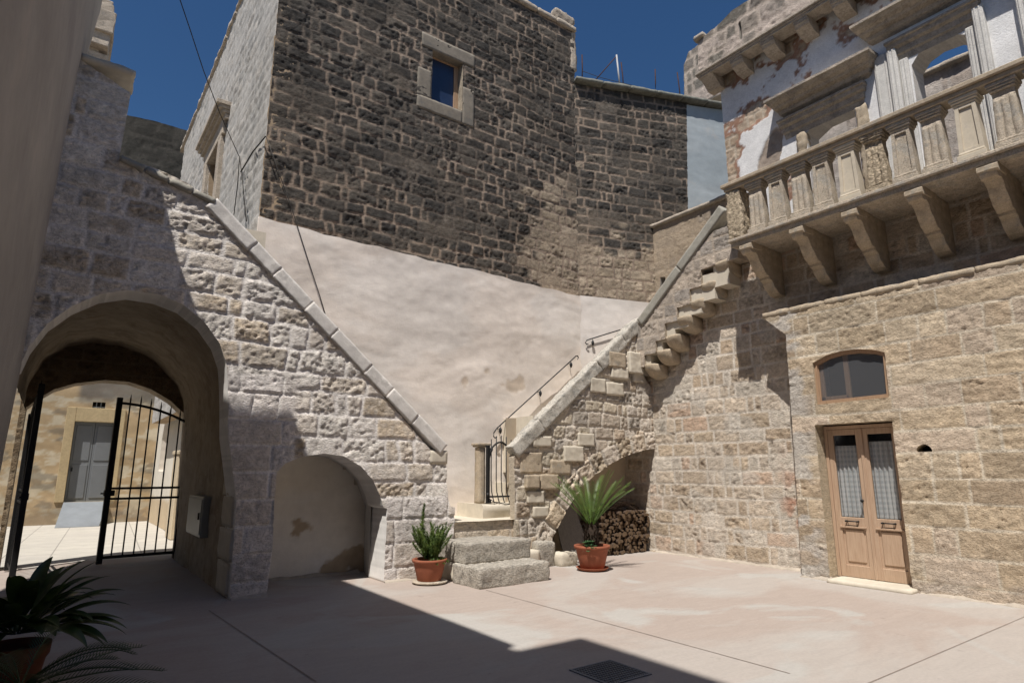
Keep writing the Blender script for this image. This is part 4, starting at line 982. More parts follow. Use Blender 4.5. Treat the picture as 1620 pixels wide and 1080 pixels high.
def dis(me, amp, seed):
    import bmesh
    bm = bmesh.new(); bm.from_mesh(me)
    bmesh.ops.subdivide_edges(bm, edges=[e for e in bm.edges if e.calc_length() > .09], cuts=2, use_grid_fill=True)
    for v in bm.verts:
        q = v.co*9+Vector((seed, 0, 0)); n_ = mnoise.noise_vector(q)*amp+mnoise.noise_vector(q*3)*amp*.5; v.co += n_
    bm.to_mesh(me); bm.free(); return me
kinds = ['flute', 'panel', 'flute', 'panel', 'new', 'rough', 'panel', 'flute', 'new', 'flute', 'panel', 'flute', 'flute', 'panel', 'new', 'flute', 'panel', 'flute']
ys = [5.545, 5.16, 4.77, 4.40, 4.00, 3.61, 3.24, 2.86, 2.45, 2.04]+[1.65-.39*i for i in range(8)]
lib = {}
for k, y in zip(kinds, ys):
    if k not in lib:
        base = balus('panel' if k in ('panel', 'new') else 'flute'); dis(base, {'flute': .006, 'panel': .005, 'new': .001, 'rough': .014}[k], len(lib)*3)
        lib[k] = base; base.materials.append({'flute': M['carvedgrey'], 'panel': M['carvedgrey'], 'new': M['carvednew'], 'rough': surf_mat('eroded_limestone', base=(0.60, 0.49, 0.35), bump=0.9, bdist=0.02, pits=1.2, pscale=28, pitcol=0.65, mott=(0.7, 1.2))}[k])
    o = bpy.data.objects.new('baluster', lib[k]); COL.objects.link(o); o.location = (XB+.13, y, 0); o.parent = bl; o['group'] = 'balusters of the balcony'
    if k == 'new': o['label'] = 'smooth pale renewed baluster with a sunk panel'
    if k == 'rough': o['label'] = 'deeply eroded fluted baluster'
blk('end_post', XB+.0, XB+.34, 5.80, 6.09, 5.56, 6.46, lib['rough'].materials[0], bl, 0, amp=0.03, cell=0.03, rnd=0.03, seed=77)
# corbels: scrolled side profile
cp = [(0.0, 0), (0.0, -.05), (.005, -.12), (.03, -.165), (.07, -.18), (.11, -.17), (.145, -.175), (.19, -.225), (.26, -.34), (.34, -.44), (.43, -.50), (.50, -.515), (.50, -.555), (.56, -.575), (.59, -.60), (.64, -.70), (.72, -.765), (.82, -.80), (.965, -.80), (.965, 0)]
cy = [5.78, 4.87, 4.04, 3.17, 2.32, 1.46, .60, -.26, -1.12]
cb = MB(); cb.prism(cp, lambda p, t: (p[0], t, p[1]), -.095, .095); cb.prism([(.01, .0), (-.02, -.03), (-.02, -.085), (.01, -.11), (.3, -.10), (.5, 0)], lambda p, t: (p[0], t, p[1]), -.115, .115)
cme = cb.mesh('corbel'); dis(cme, .011, 5); cme.materials.append(M['carved'])
for y in cy:
    o = bpy.data.objects.new('corbel', cme); COL.objects.link(o); o.location = (XB+.03, y, 5.418); o.parent = bl; o['group'] = 'scrolled corbels under the balcony'

# upper facade
def fF(u, v):
    h = 0.012*(fbm(u*2, v*3, 5, 4)-0.5); c = np.array((0.80, 0.79, 0.78))*(0.93+0.12*fbm(u*1.3, v*1.3, 6, 4))[:, None]
    P = dict(STONE_R, seed=91, tones=[(0.42, 0.32, 0.23), (0.46, 0.36, 0.27)], mortar=(0.50, 0.42, 0.33)); hs, cs_, k = stones(u, v, P)
    n1 = fbm(u*1.5+2, v*1.8, 13, 6, 0.6)
    bias = 0.02*sstep(5.4, 6.6, u)+0.09*sstep(8.7, 9.3, v)-0.10*sstep(3.6, 3.0, u)-0.005
    m = sstep(0.555, 0.60, n1+bias); red = np.array((0.34, 0.20, 0.14))*(0.7+0.6*fbm(u*7, v*7, 14, 4))[:, None]
    c = c*(1-m)[:, None]+red*m[:, None]; h = h-0.008*m
    m = sstep(0.64, 0.67, n1+bias+0.05*(fbm(u*3, v*3, 17, 3)-.5)); c = c*(1-m)[:, None]+cs_*m[:, None]; h = h*(1-m)+(hs-0.02)*m
    q = np.hypot((u-5.82+0.35*(v-7.1))/0.22, (v-7.35)/0.55)+0.5*(fbm(u*3, v*3, 18, 3)-.5); m = sstep(1.0, 0.92, q)
    c = c*(1-m)[:, None]+(np.array((0.40, 0.33, 0.27))*(0.7+0.5*fbm(u*9, v*9, 19, 4))[:, None])*m[:, None]; h = h-0.025*m+m*0.03*(fbm(u*8, v*8, 20, 3)-.5)
    return h, c
w1 = [(4.18, 5.6), (4.18, 7.50), (4.30, 7.60), (4.75, 7.60), (5.02, 7.47), (5.02, 5.6)]
w2 = [(2.55, 5.6), (2.55, 7.88), (2.70, 7.99), (2.95, 8.02), (3.15, 7.96), (3.28, 7.80), (3.30, 5.6)]
w3 = [(0.9, 5.6), (0.9, 7.88), (1.3, 8.02), (1.65, 7.80), (1.65, 5.6)]
fc = wall('facade', (XW, 0, 0), (0, 1, 0), (-1, 0, 0), [(-6, 5.45), (6.65, 5.45), (6.66, 9.50), (-6, 9.50)], fF, 0.024, [w1, w2, w3], 0.42, M['facade'], pl, side=(0.60, 0.57, 0.53), rings=4)
def fP(u, v):
    P = dict(STONE_T, seed=95, course=(0.3, 0.42), width=(0.45, 0.8), tones=[(0.20, 0.18, 0.15), (0.24, 0.21, 0.18), (0.28, 0.24, 0.2)], mortar=(0.50, 0.42, 0.35), joint=0.03, wob=0.03)
    h, c, k = stones(u, v, P); m = sstep(0.52, 0.6, fbm(u*1.7, v*1.7, 96, 4)); c = c*(1-m)[:, None]+np.array((0.50, 0.42, 0.36))*m[:, None]; return h, c
wall('parapet', (XW-0.10, 0, 0), (0, 1, 0), (-1, 0, 0), [(-6, 9.5), (7.0, 9.5), (7.08, 10.0), (7.04, 10.5), (6.4, 10.62), (6.2, 10.7), (5.2, 10.66), (4.9, 10.9), (4.0, 10.85), (-6, 10.9)], fP, 0.035,
     [[(6.02, 9.95), (6.08, 9.95), (6.08, 10.35), (6.02, 10.35)]], 0.4, M['darkstone'], fc)
for (w_, y_, z_) in ((.26, 7.0, 10.60), (.5, 4.75, 11.0)):
    mb = MB(); add_block(mb, (0.34, w_, 0.11), Matrix.Translation((XW, y_, z_)), amp=.012, seed=3); mb.build('cap_stone', M['cornice'], fc)
mb = MB(); mb.box(9.68, 10.0, -6, 6.88, 9.40, 9.44, .006); mb.box(9.66, 10.0, -6, 6.90, 9.44, 9.47, .006); mb.box(9.63, 10.01, -6, 6.92, 9.47, 9.53, .012)
mb.build('cornice', M['cornice'], fc)
kc = MB()
def kprof(mb, y, w, x0, ztop, dep, hgt):
    pr = [(0, 0), (0, -.04), (.012, -.045), (.012, -.075), (.03, -.08), (.05, -hgt*.55), (dep*.5, -hgt*.9), (dep, -hgt), (dep, 0)]
    mb.prism(pr, lambda p, t: (x0+p[0], y+t, ztop+p[1]), -w/2, w/2)
kprof(kc, 0, .25, 0, 0, .42, .24); kme = kc.mesh('cornice_bracket'); dis(kme, .006, 9); kme.materials.append(M['cornice'])
for y in [6.02, 5.37, 4.72, 4.07, 3.42, 2.77, 2.12, 1.47, .82, .17, -.5, -1.15]:
    o = bpy.data.objects.new('cornice_bracket', kme); COL.objects.link(o); o.location = (9.70, y, 9.398); o.parent = fc; o['group'] = 'brackets under the roof cornice'
rcp = [onX(1110, 166, 14.0), onX(1083, 166, 14.0), onX(1082, 104, 14.0), onX(1090, 82, 14.0), onX(1112, 66, 14.0)]
wall('rear_corner', (14.0, 0, 0), (0, 1, 0), (-1, 0, 0), rcp+[(rcp[-1][0]-2.0, rcp[-1][1]+.2), (rcp[0][0]-2.0, rcp[0][1])], fP, 0.05, (), 0.5, M['darkstone'], pl)
mb = MB(); mb.prism([(0, 0), (0.25, -.22), (.42, -.22), (.42, 0)], lambda p, t: (9.70+p[0], t, 9.398+p[1]), 6.55, 6.84); mb.build('corner_bracket', M['cornice'], fc)
# moulded hoods and lintels
def mould(mb, y0, y1, prof, zt, xw=XW):
    """prof: (projection, drop) going down; ends mitred by the projection"""
    for (pa, da), (pb, db) in zip(prof[:-1], prof[1:]):
        mb.add([(xw-pa, y0-pa*.5, zt-da), (xw-pa, y1+pa*.5, zt-da), (xw-pb, y1+pb*.5, zt-db), (xw-pb, y0-pb*.5, zt-db)], [(0, 1, 2, 3)])
        for s_, yy in ((-1, y0), (1, y1)):
            mb.add([(xw-pa, yy+s_*pa*.5, zt-da), (xw+.02, yy+s_*pa*.5, zt-da), (xw+.02, yy+s_*pb*.5, zt-db), (xw-pb, yy+s_*pb*.5, zt-db)], [(0, 1, 2, 3)])
    p, d_ = prof[0]; mb.add([(xw-p, y0-p*.5, zt-d_), (xw-p, y1+p*.5, zt-d_), (xw+.02, y1+p*.5, zt-d_+.03), (xw+.02, y0-p*.5, zt-d_+.03)], [(0, 1, 2, 3)])
HOOD = [(.36, 0), (.36, .045), (.33, .055), (.29, .10), (.22, .13), (.20, .17), (.12, .20), (.10, .26), (.02, .30), (.0, .31)]
LINT = [(.15, 0), (.15, .04), (.12, .05), (.11, .12), (.06, .15), (.05, .24), (.02, .26), (.0, .36)]
mb = MB(); mould(mb, 3.90, 5.38, HOOD, 8.24); mould(mb, 4.02, 5.40, LINT, 7.86); mb.build('window_hood', M['cornice'], fc)
mb = MB(); mould(mb, 2.2, 3.78, HOOD, 8.76); mould(mb, 2.38, 3.50, LINT, 8.30); mb.build('window_hood', M['cornice'], fc)
mb = MB(); mould(mb, .55, 2.0, HOOD, 8.76); mould(mb, .75, 1.85, LINT, 8.30); mb.build('window_hood', M['cornice'], fc)
mb = MB()
for (y0, y1, z1) in ((5.03, 5.20, 7.5), (3.98, 4.17, 7.5)):
    add_block(mb, (.20, y1-y0, z1-5.56), Matrix.Translation((XW+.03, (y0+y1)/2, (z1+5.56)/2)), amp=.03, cell=.05, rnd=.03, seed=int(y0*9))
mb.build('window_jambs', M['carved'], fc)
mb = MB()
for (y0, y1, z1, pr) in ((3.58, 3.80, 8.20, .05), (3.44, 3.575, 8.18, .10), (3.31, 3.435, 7.95, .05), (2.42, 2.54, 7.95, .05), (2.28, 2.415, 8.18, .10), (1.66, 1.78, 7.9, .05), (1.785, 1.92, 8.18, .10)):
    mb.box(XW-pr, XW+.05, y0, y1, 5.56, z1, .012); mb.box(XW-pr-.012, XW, y0+.03, y0+.05, 5.56, z1-.02, .003); mb.box(XW-pr-.012, XW, y1-.05, y1-.03, 5.56, z1-.02, .003)
dis_m = mb.mesh('pilasters'); dis(dis_m, .004, 4); link('pilasters', dis_m, M['facade'], fc); set_col(dis_m, (0.66, 0.64, 0.60))
for (y, z) in ((5.25, 8.27), (4.65, 8.27), (4.05, 8.27)):
    mb = MB(); mb.box(XW-.10, XW+.02, y-.16, y+.16, z-.01, z+.07, .01); o = mb.mesh('plaster_ledge'); set_col(o, (0.72, 0.71, 0.70)); link('plaster_ledge', o, M['facade'], fc)
# floor of the upper room and its back wall seen through the empty windows
mb = MB(); mb.box(10.52, 13.2, -6, 6.6, 5.3, 5.55); mb.build('upper_floor', M['cornice'], pl)
def fB(u, v):
    h, c, k = stones(u, v, dict(STONE_R, seed=99, tones=[(0.50, 0.42, 0.36), (0.56, 0.50, 0.45)], mortar=(0.58, 0.52, 0.47), smear=0.3)); 
    m = sstep(9.0, 8.6, v+0.3*(fbm(u*2, v*2, 3, 3)-.5)); c = c*(1-m*.6)[:, None]+np.array((0.40, 0.37, 0.35))*(m*.6)[:, None]; return h, c
wall('back_wall', (13.0, 0, 0), (0, 1, 0), (-1, 0, 0), [(-2, 5.5), (6.6, 5.5), (6.6, 9.35), (4.75, 9.35), (4.6, 9.22), (-2, 9.25)], fB, 0.05, (), 0.3, M['stone'], pl)
mb = MB(); add_block(mb, (0.4, 5.5, 0.10), Matrix.Translation((13.1, 1.7, 9.24)), amp=.02, cell=.1, seed=9); mb.build('back_wall_cap', M['cornice'], pl)

# pale mortar fillet where the walls meet the screed
def fillet(name, pts, seed, parent, w=0.07, hgt=0.05):
    vs = []; fs = []; P = [pts[0]]
    for a, b in zip(pts[:-1], pts[1:]):
        n = max(1, int(math.dist(a, b)/0.06)); P += [(a[0]+(b[0]-a[0])*i/n, a[1]+(b[1]-a[1])*i/n) for i in range(1, n+1)]
    for i, p in enumerate(P):
        q = P[min(i+1, len(P)-1)]; o = P[max(i-1, 0)]; t = Vector((q[0]-o[0], q[1]-o[1], 0)).normalized(); nn = Vector((-t.y, t.x, 0))
        k = 0.7+0.9*mnoise.noise(Vector((p[0]*2.7+seed, p[1]*2.7, 0)))+0.4*mnoise.noise(Vector((p[0]*11+seed, p[1]*11, 0))); k = max(0.15, k)
        c = Vector((p[0], p[1], 0)); vs += [c-nn*0.03+Vector((0, 0, hgt*k)), c+nn*w*.35*k+Vector((0, 0, hgt*.55*k)), c+nn*w*k+Vector((0, 0, 0.004)), c+nn*w*1.05*k+Vector((0, 0, -0.01))]
    for i in range(len(P)-1):
        for j in range(3): fs.append((i*4+j, i*4+j+1, i*4+4+j+1, i*4+4+j))
    me = bpy.data.meshes.new(name); me.from_pydata(vs, [], fs); me.polygons.foreach_set('use_smooth', [True]*len(fs)); me.update(); me.materials.append(M['footmortar']); return link(name, me, M['footmortar'], parent)
fillet('wall_foot_mortar', [(XW-0.02, 5.5), (XW-0.02, 8.9)], 1, pl, 0.05, 0.05)
fillet('wall_foot_mortar', [(XD-0.01, -2), (XD-0.01, 3.9)], 2, pl, 0.05, 0.05)
fillet('wall_foot_mortar', [(XD-0.01, 5.1), (XD-0.01, 5.56), (XW, 5.6)], 3, pl, 0.05, 0.06)
fillet('wall_foot_mortar', [(5.0, 8.88), (4.13, 8.88)], 4, asw)
fillet('wall_foot_mortar', [(2.48, 8.87), (2.03, 8.87)], 5, asw, 0.07, 0.05)
fillet('wall_foot_mortar', [(4.2, 10.0), (2.5, 10.05)], 6, asw)
# ------------------------------------------------------------------ tall plastered house on the left (its roofline throws the big shadow)
XLW = -0.35
lw = empty('left_house', (XLW, 5, 0), 'tall grey plastered house wall in shade, very close at the left edge', 'building')
def leanx(z): return -0.50+0.024*z
HY_ = [(2.4, 8.9), (7.15, 8.9), (7.2, 7.15), (8.1, 7.25), (8.5, 8.0), (9.4, 10.5), (11.45, 11.5)]
out = [(2.4, 0), (8.93, 0), (8.93, 6.7), (9.9, 7.25), (11.45, 9.2)]+[(11.45, 11.5), (9.4, 10.5), (8.45, 8.0), (8.0, 7.3), (7.0, 7.15), (6.95, 8.9), (2.4, 8.9)]
wall('house_wall', (-0.50, 0, 0), (0, 1, 0), (-1, 0, 0) if False else (1, 0, 0), out,
     plaster_fn(dict(col=(0.40, 0.37, 0.335), col2=(0.34, 0.315, 0.29), seed=25, amp=0.005, mix=0.7)), 0.06, (), 3.0, M['plaster'], lw, side=(0.36, 0.33, 0.30), curve=lambda u, v: 0.024*v)
mb = MB(); mb.box(-5, -1.6, -6, 0.9, 0, 13.35); mb.box(-5, -1.6, 0.9, 2.4, 0, 11.6); mb.box(-5, -3.5, 2.4, 12, 0, 6); mb.box(-1.6, -0.5, 2.38, 2.42, 0, 8.85)
me = mb.mesh('rear_part'); set_col(me, (0.40, 0.37, 0.335)); link('rear_part', me, M['plaster'], lw)
rw = MB(); rw.box(-5, 12, -6.6, -6.0, 0, 7.5); me = rw.mesh('courtyard_rear_wall'); set_col(me, (0.45, 0.40, 0.34))
tag(link('courtyard_rear_wall', me, M['plaster']), 'plain plastered wall closing the courtyard behind the viewer', 'wall')
# cornice of a further house beyond the terrace
fh = empty('distant_cornice_house', (-0.8, 26.8, 0), 'weathered corner of a tall house with a broken carved cornice, far behind the left wall', 'building')
def PO(x, y, Y): return onY(x, y, 26.5)
mb = MB(); 
for (px0, py0, px1, py1, pr) in ((120, 100, 166, 20, 0), (120, 20, 178, 10, .25), (120, 34, 181, 20, .35), (120, 45, 183, 34, .45), (120, 66, 178, 45, .35), (120, 103, 172, 92, .1)):
    a = PO(px0, py0, 20); b = PO(px1, py1, 20); mb.box(a[0]-.8, b[0], 26.5-pr, 29, a[1], b[1]+.05, .03)
m_ = mb.mesh('cornice_block'); dis(m_, .05, 3); link('cornice_block', m_, M['cornice'], fh)
a = PO(160, 100, 20); mb = MB(); mb.box(-3, a[0], 26.8, 29, 0, 18.5, .02); m_ = mb.mesh('house_wall'); set_col(m_, (0.36, 0.28, 0.19)); link('house_wall', m_, M['stone'], fh)
# dark wall closing the terrace
wall('terrace_end_wall', (0, 25.0, 0), (1, 0, 0), (0, -1, 0), [(-3, 0), (3.4, 0), (3.4, 14.45), onY(300, 208, 25.0), onY(245, 192, 25.0), onY(190, 180, 25.0), (-3, 14.7)],
     stone_fn(dict(STONE_T, seed=121, tones=[(0.05, 0.047, 0.04), (0.07, 0.065, 0.055)], mortar=(0.08, 0.073, 0.062), course=(0.25, 0.35))), 0.09, (), 0.4, M['darkstone'])
tag(bpy.data.objects['terrace_end_wall'], 'black weathered high wall rising behind the far yard, between the left pillar and the tower', 'wall')

# ------------------------------------------------------------------ iron gates
def gate_leaf(w, hpost_free, hpost_hinge, nb):
    """local: hinge at the origin, leaf runs along +x"""
    fr = MB(); b = .032
    fr.box(-.045, .045, -.045, .045, 0.02, hpost_hinge, .006)
    fr.box(w-.045, w+.045, -.04, .04, -.0+.02, hpost_free, .006)
    zr = lambda t: hpost_hinge-.06+(hpost_free-.10-hpost_hinge+.06)*(1-(1-t)**2.0)
    fr.tube([(w*i/12, 0, zr(i/12)) for i in range(13)], .026, 6)
    fr.box(.04, w-.04, -.02, .02, .10, .15, .004)
    for z in (1.12, 1.30): fr.box(.04, w-.04, -.02, .02, z-.02, z+.02, .004)
    fme = fr.mesh('gate_frame')
    br = MB()
    for i in range(nb):
        x = w*(i+1)/(nb+1); t = x/w; zt = zr(t)+.15; br.box(x-.011, x+.011, -.011, .011, .13, zt-.05); br.tube([(x, 0, zt-.06), (x, 0, zt+.03)], .013, 5, .003)
    lk = MB(); lk.box(w-.10, w+.06, -.05, .05, 1.17, 1.27, .004); lk.box(w-.02, w+.10, -.075, -.05, 1.20, 1.225, .003)
    hg = MB()
    hg.box(-.16, .0, -.02, .02, 0, .05, .003); hm = hg.mesh('gate_hinge')
    return fme, br.mesh('gate_bars'), lk.mesh('gate_lock'), hm
def place_gate(name, loc, rz, w, hf, hh, nb, label):
    g = empty(name, loc, label, 'gate', 'iron gate leaves of the vaulted passage', rz)
    ms = gate_leaf(w, hf, hh, nb)
    for nm, me in zip(('gate_frame', 'gate_bars', 'gate_lock'), ms): link(nm, me, M['iron'], g, loc=(0, 0, 0))
    for z in (.35, 2.2): link('gate_hinge', ms[3], M['iron'], g, loc=(0, 0, z))
place_gate('iron_gate', (2.04, 13.5, 0), math.pi-math.atan2(-0.12, 1.2), 1.20, 2.92, 2.56, 6, 'black iron gate leaf standing shut in the right half of the passage')
place_gate('iron_gate', (-0.40, 13.45, 0), math.radians(-85), 1.20, 2.95, 2.56, 6, 'black iron gate leaf swung open, seen edge-on at the left side of the passage')

# ------------------------------------------------------------------ meter box
mt = empty('meter_box', (1.92, 11.9, 0.6), 'small pale metal meter box on the right wall of the passage', 'box')
a = onX(293, 792, 1.90); b = onX(321, 848, 1.90)
mb = MB(); y0, y1 = sorted((a[0], b[0])); mb.box(1.90, 2.04, 10.55, 11.75, 0.62, 1.22, .012); mb.build('housing', M['boxwhite'], mt)
mb = MB(); mb.box(1.888, 1.902, 10.60, 11.70, 0.66, 1.18, .004); mb.build('lid', M['boxwhite'], mt)
mb = MB(); mb.box(1.87, 1.89, 10.68, 10.72, 0.88, .98, .003); mb.build('latch', M['iron'], mt)

# ------------------------------------------------------------------ far courtyard
YFH = 24.2
def PH(x, y): return onY(x, y, YFH)
far = empty('far_house', (1, YFH, 0), 'old ochre plaster house with a grey double door, seen through the gateway', 'building')
dh = [PH(105, 797), PH(121, 665), PH(181, 668), PH(168, 797)]
fx0, fx1 = 0.40, 1.52; fz0, fz1 = 0.66, 3.15
vw = [PH(147, 636), PH(168, 637), PH(168, 648), PH(147, 649)]; vx0, vx1, vz0, vz1 = 0.80, 1.15, 3.50, 3.80
def fH(u, v):
    h = 0.05*(fbm(u*0.8, v*2.2, 3, 5)-.5); c = np.array((0.44, 0.33, 0.20))*(0.75+0.45*fbm(u*1.5, v*3, 4, 5))[:, None]
    m = 0.8*sstep(.47, .60, fbm(u*2.6, v*5.5, 5, 6, .6)); c = c*(1-m)[:, None]+np.array((0.56, 0.50, 0.38))*m[:, None]
    m = sstep(3.6, 4.0, v+.4*(fbm(u*2, v*2, 8, 3)-.5))*sstep(4.7, 4.4, v)*sstep(0.3, 0.5, u); c = c*(1-m*.85)[:, None]+np.array((0.14, 0.13, 0.12))*(m*.85)[:, None]
    m = sstep(.6, .66, fbm(u*1.6+3, v*3.5, 6, 5)); c = c*(1-m*.6)[:, None]+np.array((0.17, 0.15, 0.12))*(m*.6)[:, None]
    m = sstep(.7, .2, v)*sstep(.35, .5, fbm(u*3, v*3, 7, 4)); c = c*(1-m*.6)[:, None]+np.array((0.20, 0.16, 0.12))*(m*.6)[:, None]
    return h, c
wall('house_wall', (0, YFH, 0), (1, 0, 0), (0, -1, 0), [(-5, 0), (3.1, 0), (3.1, 7), (-5, 7)], fH, 0.05, [[(fx0, fz0), (fx1, fz0), (fx1, fz1), (fx0, fz1)], [(vx0, vz0), (vx1, vz0), (vx1, vz1), (vx0, vz1)]], 0.3, M['plaster'], far, side=(.45, .38, .25))
mb = MB(); mb.box(fx0-.25, fx0-.004, YFH-.06, YFH+.1, fz0, fz1+.45, .01); mb.box(fx1+.004, fx1+.22, YFH-.06, YFH+.1, fz0, fz1+.45, .01); mb.box(fx0-.004, fx1+.004, YFH-.055, YFH+.1, fz1+.004, fz1+.45, .01)
mb.build('door_surround', surf_mat('ochre_stone', base=(0.47, 0.37, 0.22), bump=0.4, mott=(0.85, 1.1)), far)
mb = MB(); xm = (fx0+fx1)/2
for (a_, b_) in ((fx0+.01, xm-.006), (xm+.006, fx1-.01)):
    mb.box(a_, b_, YFH+.16, YFH+.20, fz0, fz1, .004)
    for (za, zb) in ((fz0+.1, fz0+1.15), (fz0+1.27, fz1-.1)): mb.box(a_+.06, b_-.06, YFH+.14, YFH+.165, za, zb, .012)
fd = mb.build('door', M['greydoor'], far)
mb = MB(); mb.box(fx0+.07, fx0+.11, YFH+.09, YFH+.14, 1.6, 1.72, .004); mb.build('door_handle', M['iron'], fd)
mb = MB(); mb.box(vx0, vx1, YFH+.12, YFH+.13, vz0, vz1); fw = mb.build('window', M['void'], far)
mb = MB()
for x in (vx0+.11, vx0+.23): mb.box(x-.012, x+.012, YFH+.05, YFH+.07, vz0, vz1)
mb.box(vx0, vx1, YFH+.045, YFH+.06, vz0+.13, vz0+.155); mb.box(vx0, vx1, YFH+.04, YFH+.1, vz0, vz0+.03); mb.build('window_bars', M['metalplate'], fw)
a = onZ(85, 835); b = onZ(154, 832)
mb = MB(); mb.add([(0.25, 22.75, 0.01), (1.32, 22.75, 0.01), (1.55, YFH-.06, 0.66), (0.40, YFH-.06, 0.66), (0.25, 22.75, -.01), (1.32, 22.75, -.01), (1.55, YFH-.06, -.01), (0.40, YFH-.06, -.01)], [(0, 1, 2, 3), (0, 4, 5, 1), (1, 5, 6, 2), (3, 2, 6, 7), (0, 3, 7, 4)])
tag(mb.build('door_ramp', M['metalplate']), 'grey sheet ramp laid up to the grey door of the far house', 'ramp')
wh = empty('white_house', (2.7, 20, 0), 'white plastered wall with arched recesses along the right of the far yard', 'building')
def fWh(u, v):
    c = np.array((0.66, 0.62, 0.54))*(0.93+.1*fbm(u*1.2, v*1.2, 5, 4))[:, None]; m = sstep(.9, .7, v+.1*(fbm(u*3, v*2, 4, 2)-.5)); c = c*(1-m)[:, None]+np.array((0.52, 0.42, 0.29))*m[:, None]; return .01*(fbm(u*2, v*2, 4, 3)-.5), c
niche_w = [(21.6, 1.6), (21.6, 2.6), (21.85, 3.1), (22.2, 3.35), (22.55, 3.1), (22.8, 2.6), (22.8, 1.6)]
wall('house_wall', (2.72, 0, 0), (0, 1, 0), (-1, 0, 0), [(13.9, 0), (24.3, 0), (24.3, 6.2), (13.9, 6.2)], fWh, 0.06, [niche_w], 0.25, M['plaster'], wh, side=(.6, .55, .48))
mb = MB(); mb.box(2.95, 3.0, 21.4, 23, 1.4, 3.5); me = mb.mesh('recess_back'); set_col(me, (.55, .5, .44)); link('recess_back', me, M['plaster'], wh)
mb = MB(); mb.box(2.45, 2.72, 17.2, 18.0, 0, 2.0, .02); mb.box(2.42, 2.72, 17.15, 18.05, 2.0, 2.1, .02); me = mb.mesh('buttress'); set_col(me, (.55, .46, .33)); link('buttress', me, M['plaster'], wh)
mb = MB(); mb.box(-6, -3.4, 14.1, 24.2, 0, 4.5); me = mb.mesh('yard_side_wall'); set_col(me, (.45, .38, .28)); tag(link('yard_side_wall', me, M['plaster']), 'plastered wall along the left of the far yard, mostly hidden by the gate', 'wall')

# ------------------------------------------------------------------ small gate on the stair with its stone post
sg = empty('stair_gate', (6.33, 9.45, 1.04), 'small black iron stair gate with arched top and bellied bars', 'gate', rz=math.radians(-2))
def L(x, y, z): return (x, y, z)
mb = MB(); w = .47
mb.box(-.03, .03, -.03, .03, 0.0, 1.02, .005); mb.box(.0, .045, -.05, .05, 0.0, .06)
mb.tube([(.03+w*i/12*1.0, -.0, .92+.16*math.sin(math.pi*i/12)) for i in range(13)], .018, 6)
mb.tube([(.0, .0, .75), (.03, 0, .87), (.08, 0, .96)], .03, 6)
mb.box(.02, w+.03, -.015, .015, .10, .13, .003)
mb.tube([(.02, -.02, .08), (.1, -.09, .02), (w*.6, -.13, -.01), (w, -.11, -.01)], .008, 5)
link('gate_frame', mb.mesh('gate_frame'), M['iron'], sg, loc=(0, 0, 0))
mb = MB()
for i in range(5):
    x = .07+w*.92*i/4.0; zt = 1.10+.10*math.sin(math.pi*(i+.5)/5)
    mb.tube([(x, 0, zt), (x, 0, .40), (x, -.02, .2), (x, -.07, .08), (x, -.11, .01)], .010, 5)
link('gate_bars', mb.mesh('gate_bars'), M['iron'], sg, loc=(0, 0, 0))
mb = MB(); mb.lathe([(0, -.02), (.03, -.01), (.035, .01), (.02, .03), (0, .04)], (-.03, -.05, .15), 10); link('gate_latch', mb.mesh('gate_latch'), M['iron'], sg, loc=(0, 0, 0))
gp = empty('gate_post', (6.3, 9.6, 1.04), 'slim pale stone gate post with a small moulded cap against the plaster wall', 'post')
mb = MB(); add_block(mb, (.13, .17, .99), Matrix.Translation((6.27, 9.62, 1.53)), amp=.006, cell=.05, rnd=.012, seed=5); mb.build('shaft', M['carved'], gp)
mb = MB(); mb.box(6.18, 6.42, 9.52, 9.74, 2.03, 2.06, .006); mb.box(6.16, 6.44, 9.50, 9.76, 2.06, 2.10, .008); mb.build('cap', M['carved'], gp)
gq = MB(); add_block(gq, (.22, .55, .5), Matrix.Translation((6.98, 9.2, 1.25)), amp=.012, cell=.05, rnd=.03, seed=6); add_block(gq, (.20, .5, .42), Matrix.Translation((6.98, 9.22, 1.72)), amp=.012, cell=.05, rnd=.03, seed=7)
gq.build('stair_cheek', M['pale'], rs_)

# ------------------------------------------------------------------ handrails
def handrail(name, pts, knobs, label, loc):
    g = empty(name, loc, label, 'handrail')
    mb = MB(); mb.tube(pts, .013, 8); 
    mb.build('rail', M['iron'], g)
    for (p, q) in knobs:
        mb = MB(); p = Vector(p); mb.tube([p, p+Vector((0, 0, -.06)), Vector(q)+Vector((0, 0, -.06))], .007, 6)
        mb.lathe([(0, -.075), (.018, -.06), (.032, -.02), (.032, .01), (.014, .05), (0, .055)], tuple(p+Vector((0, 0, -.09))), 10)
        mb.tube([p+Vector((.0, .02, -.14)), p+Vector((.02, .03, -.32))], .003, 4)
        mb.build('bracket', M['iron'], g)
def curl(c, r, a0, a1, ux, n=10, y=0):
    return [(c[0]+ux*r*math.cos(a0+(a1-a0)*i/n), y, c[1]+r*math.sin(a0+(a1-a0)*i/n)) for i in range(n+1)]
yr = 10.04
A = onY(786, 678, yr); B = onY(911, 563, yr)
pts = curl((A[0]-.015, A[1]-.13), .035, math.radians(-330), math.radians(-120), 1, 8, yr)
pts = [(A[0]+.0, yr, A[1]-.15), (A[0]-.04, yr, A[1]-.18), (A[0]-.075, yr, A[1]-.15), (A[0]-.07, yr, A[1]-.08), (A[0], yr, A[1]+.01), (B[0]-.08, yr, B[1]-.07), (B[0], yr, B[1]+.0), (B[0]+.05, yr, B[1]+.01), (B[0]+.075, yr, B[1]-.03), (B[0]+.05, yr, B[1]-.07)]
ks = []
for t in (.04, .52, .93):
    p = (A[0]+(B[0]-A[0])*t, yr, A[1]+(B[1]-A[1])*t); ks.append((p, (p[0], YT-.03, p[2])))
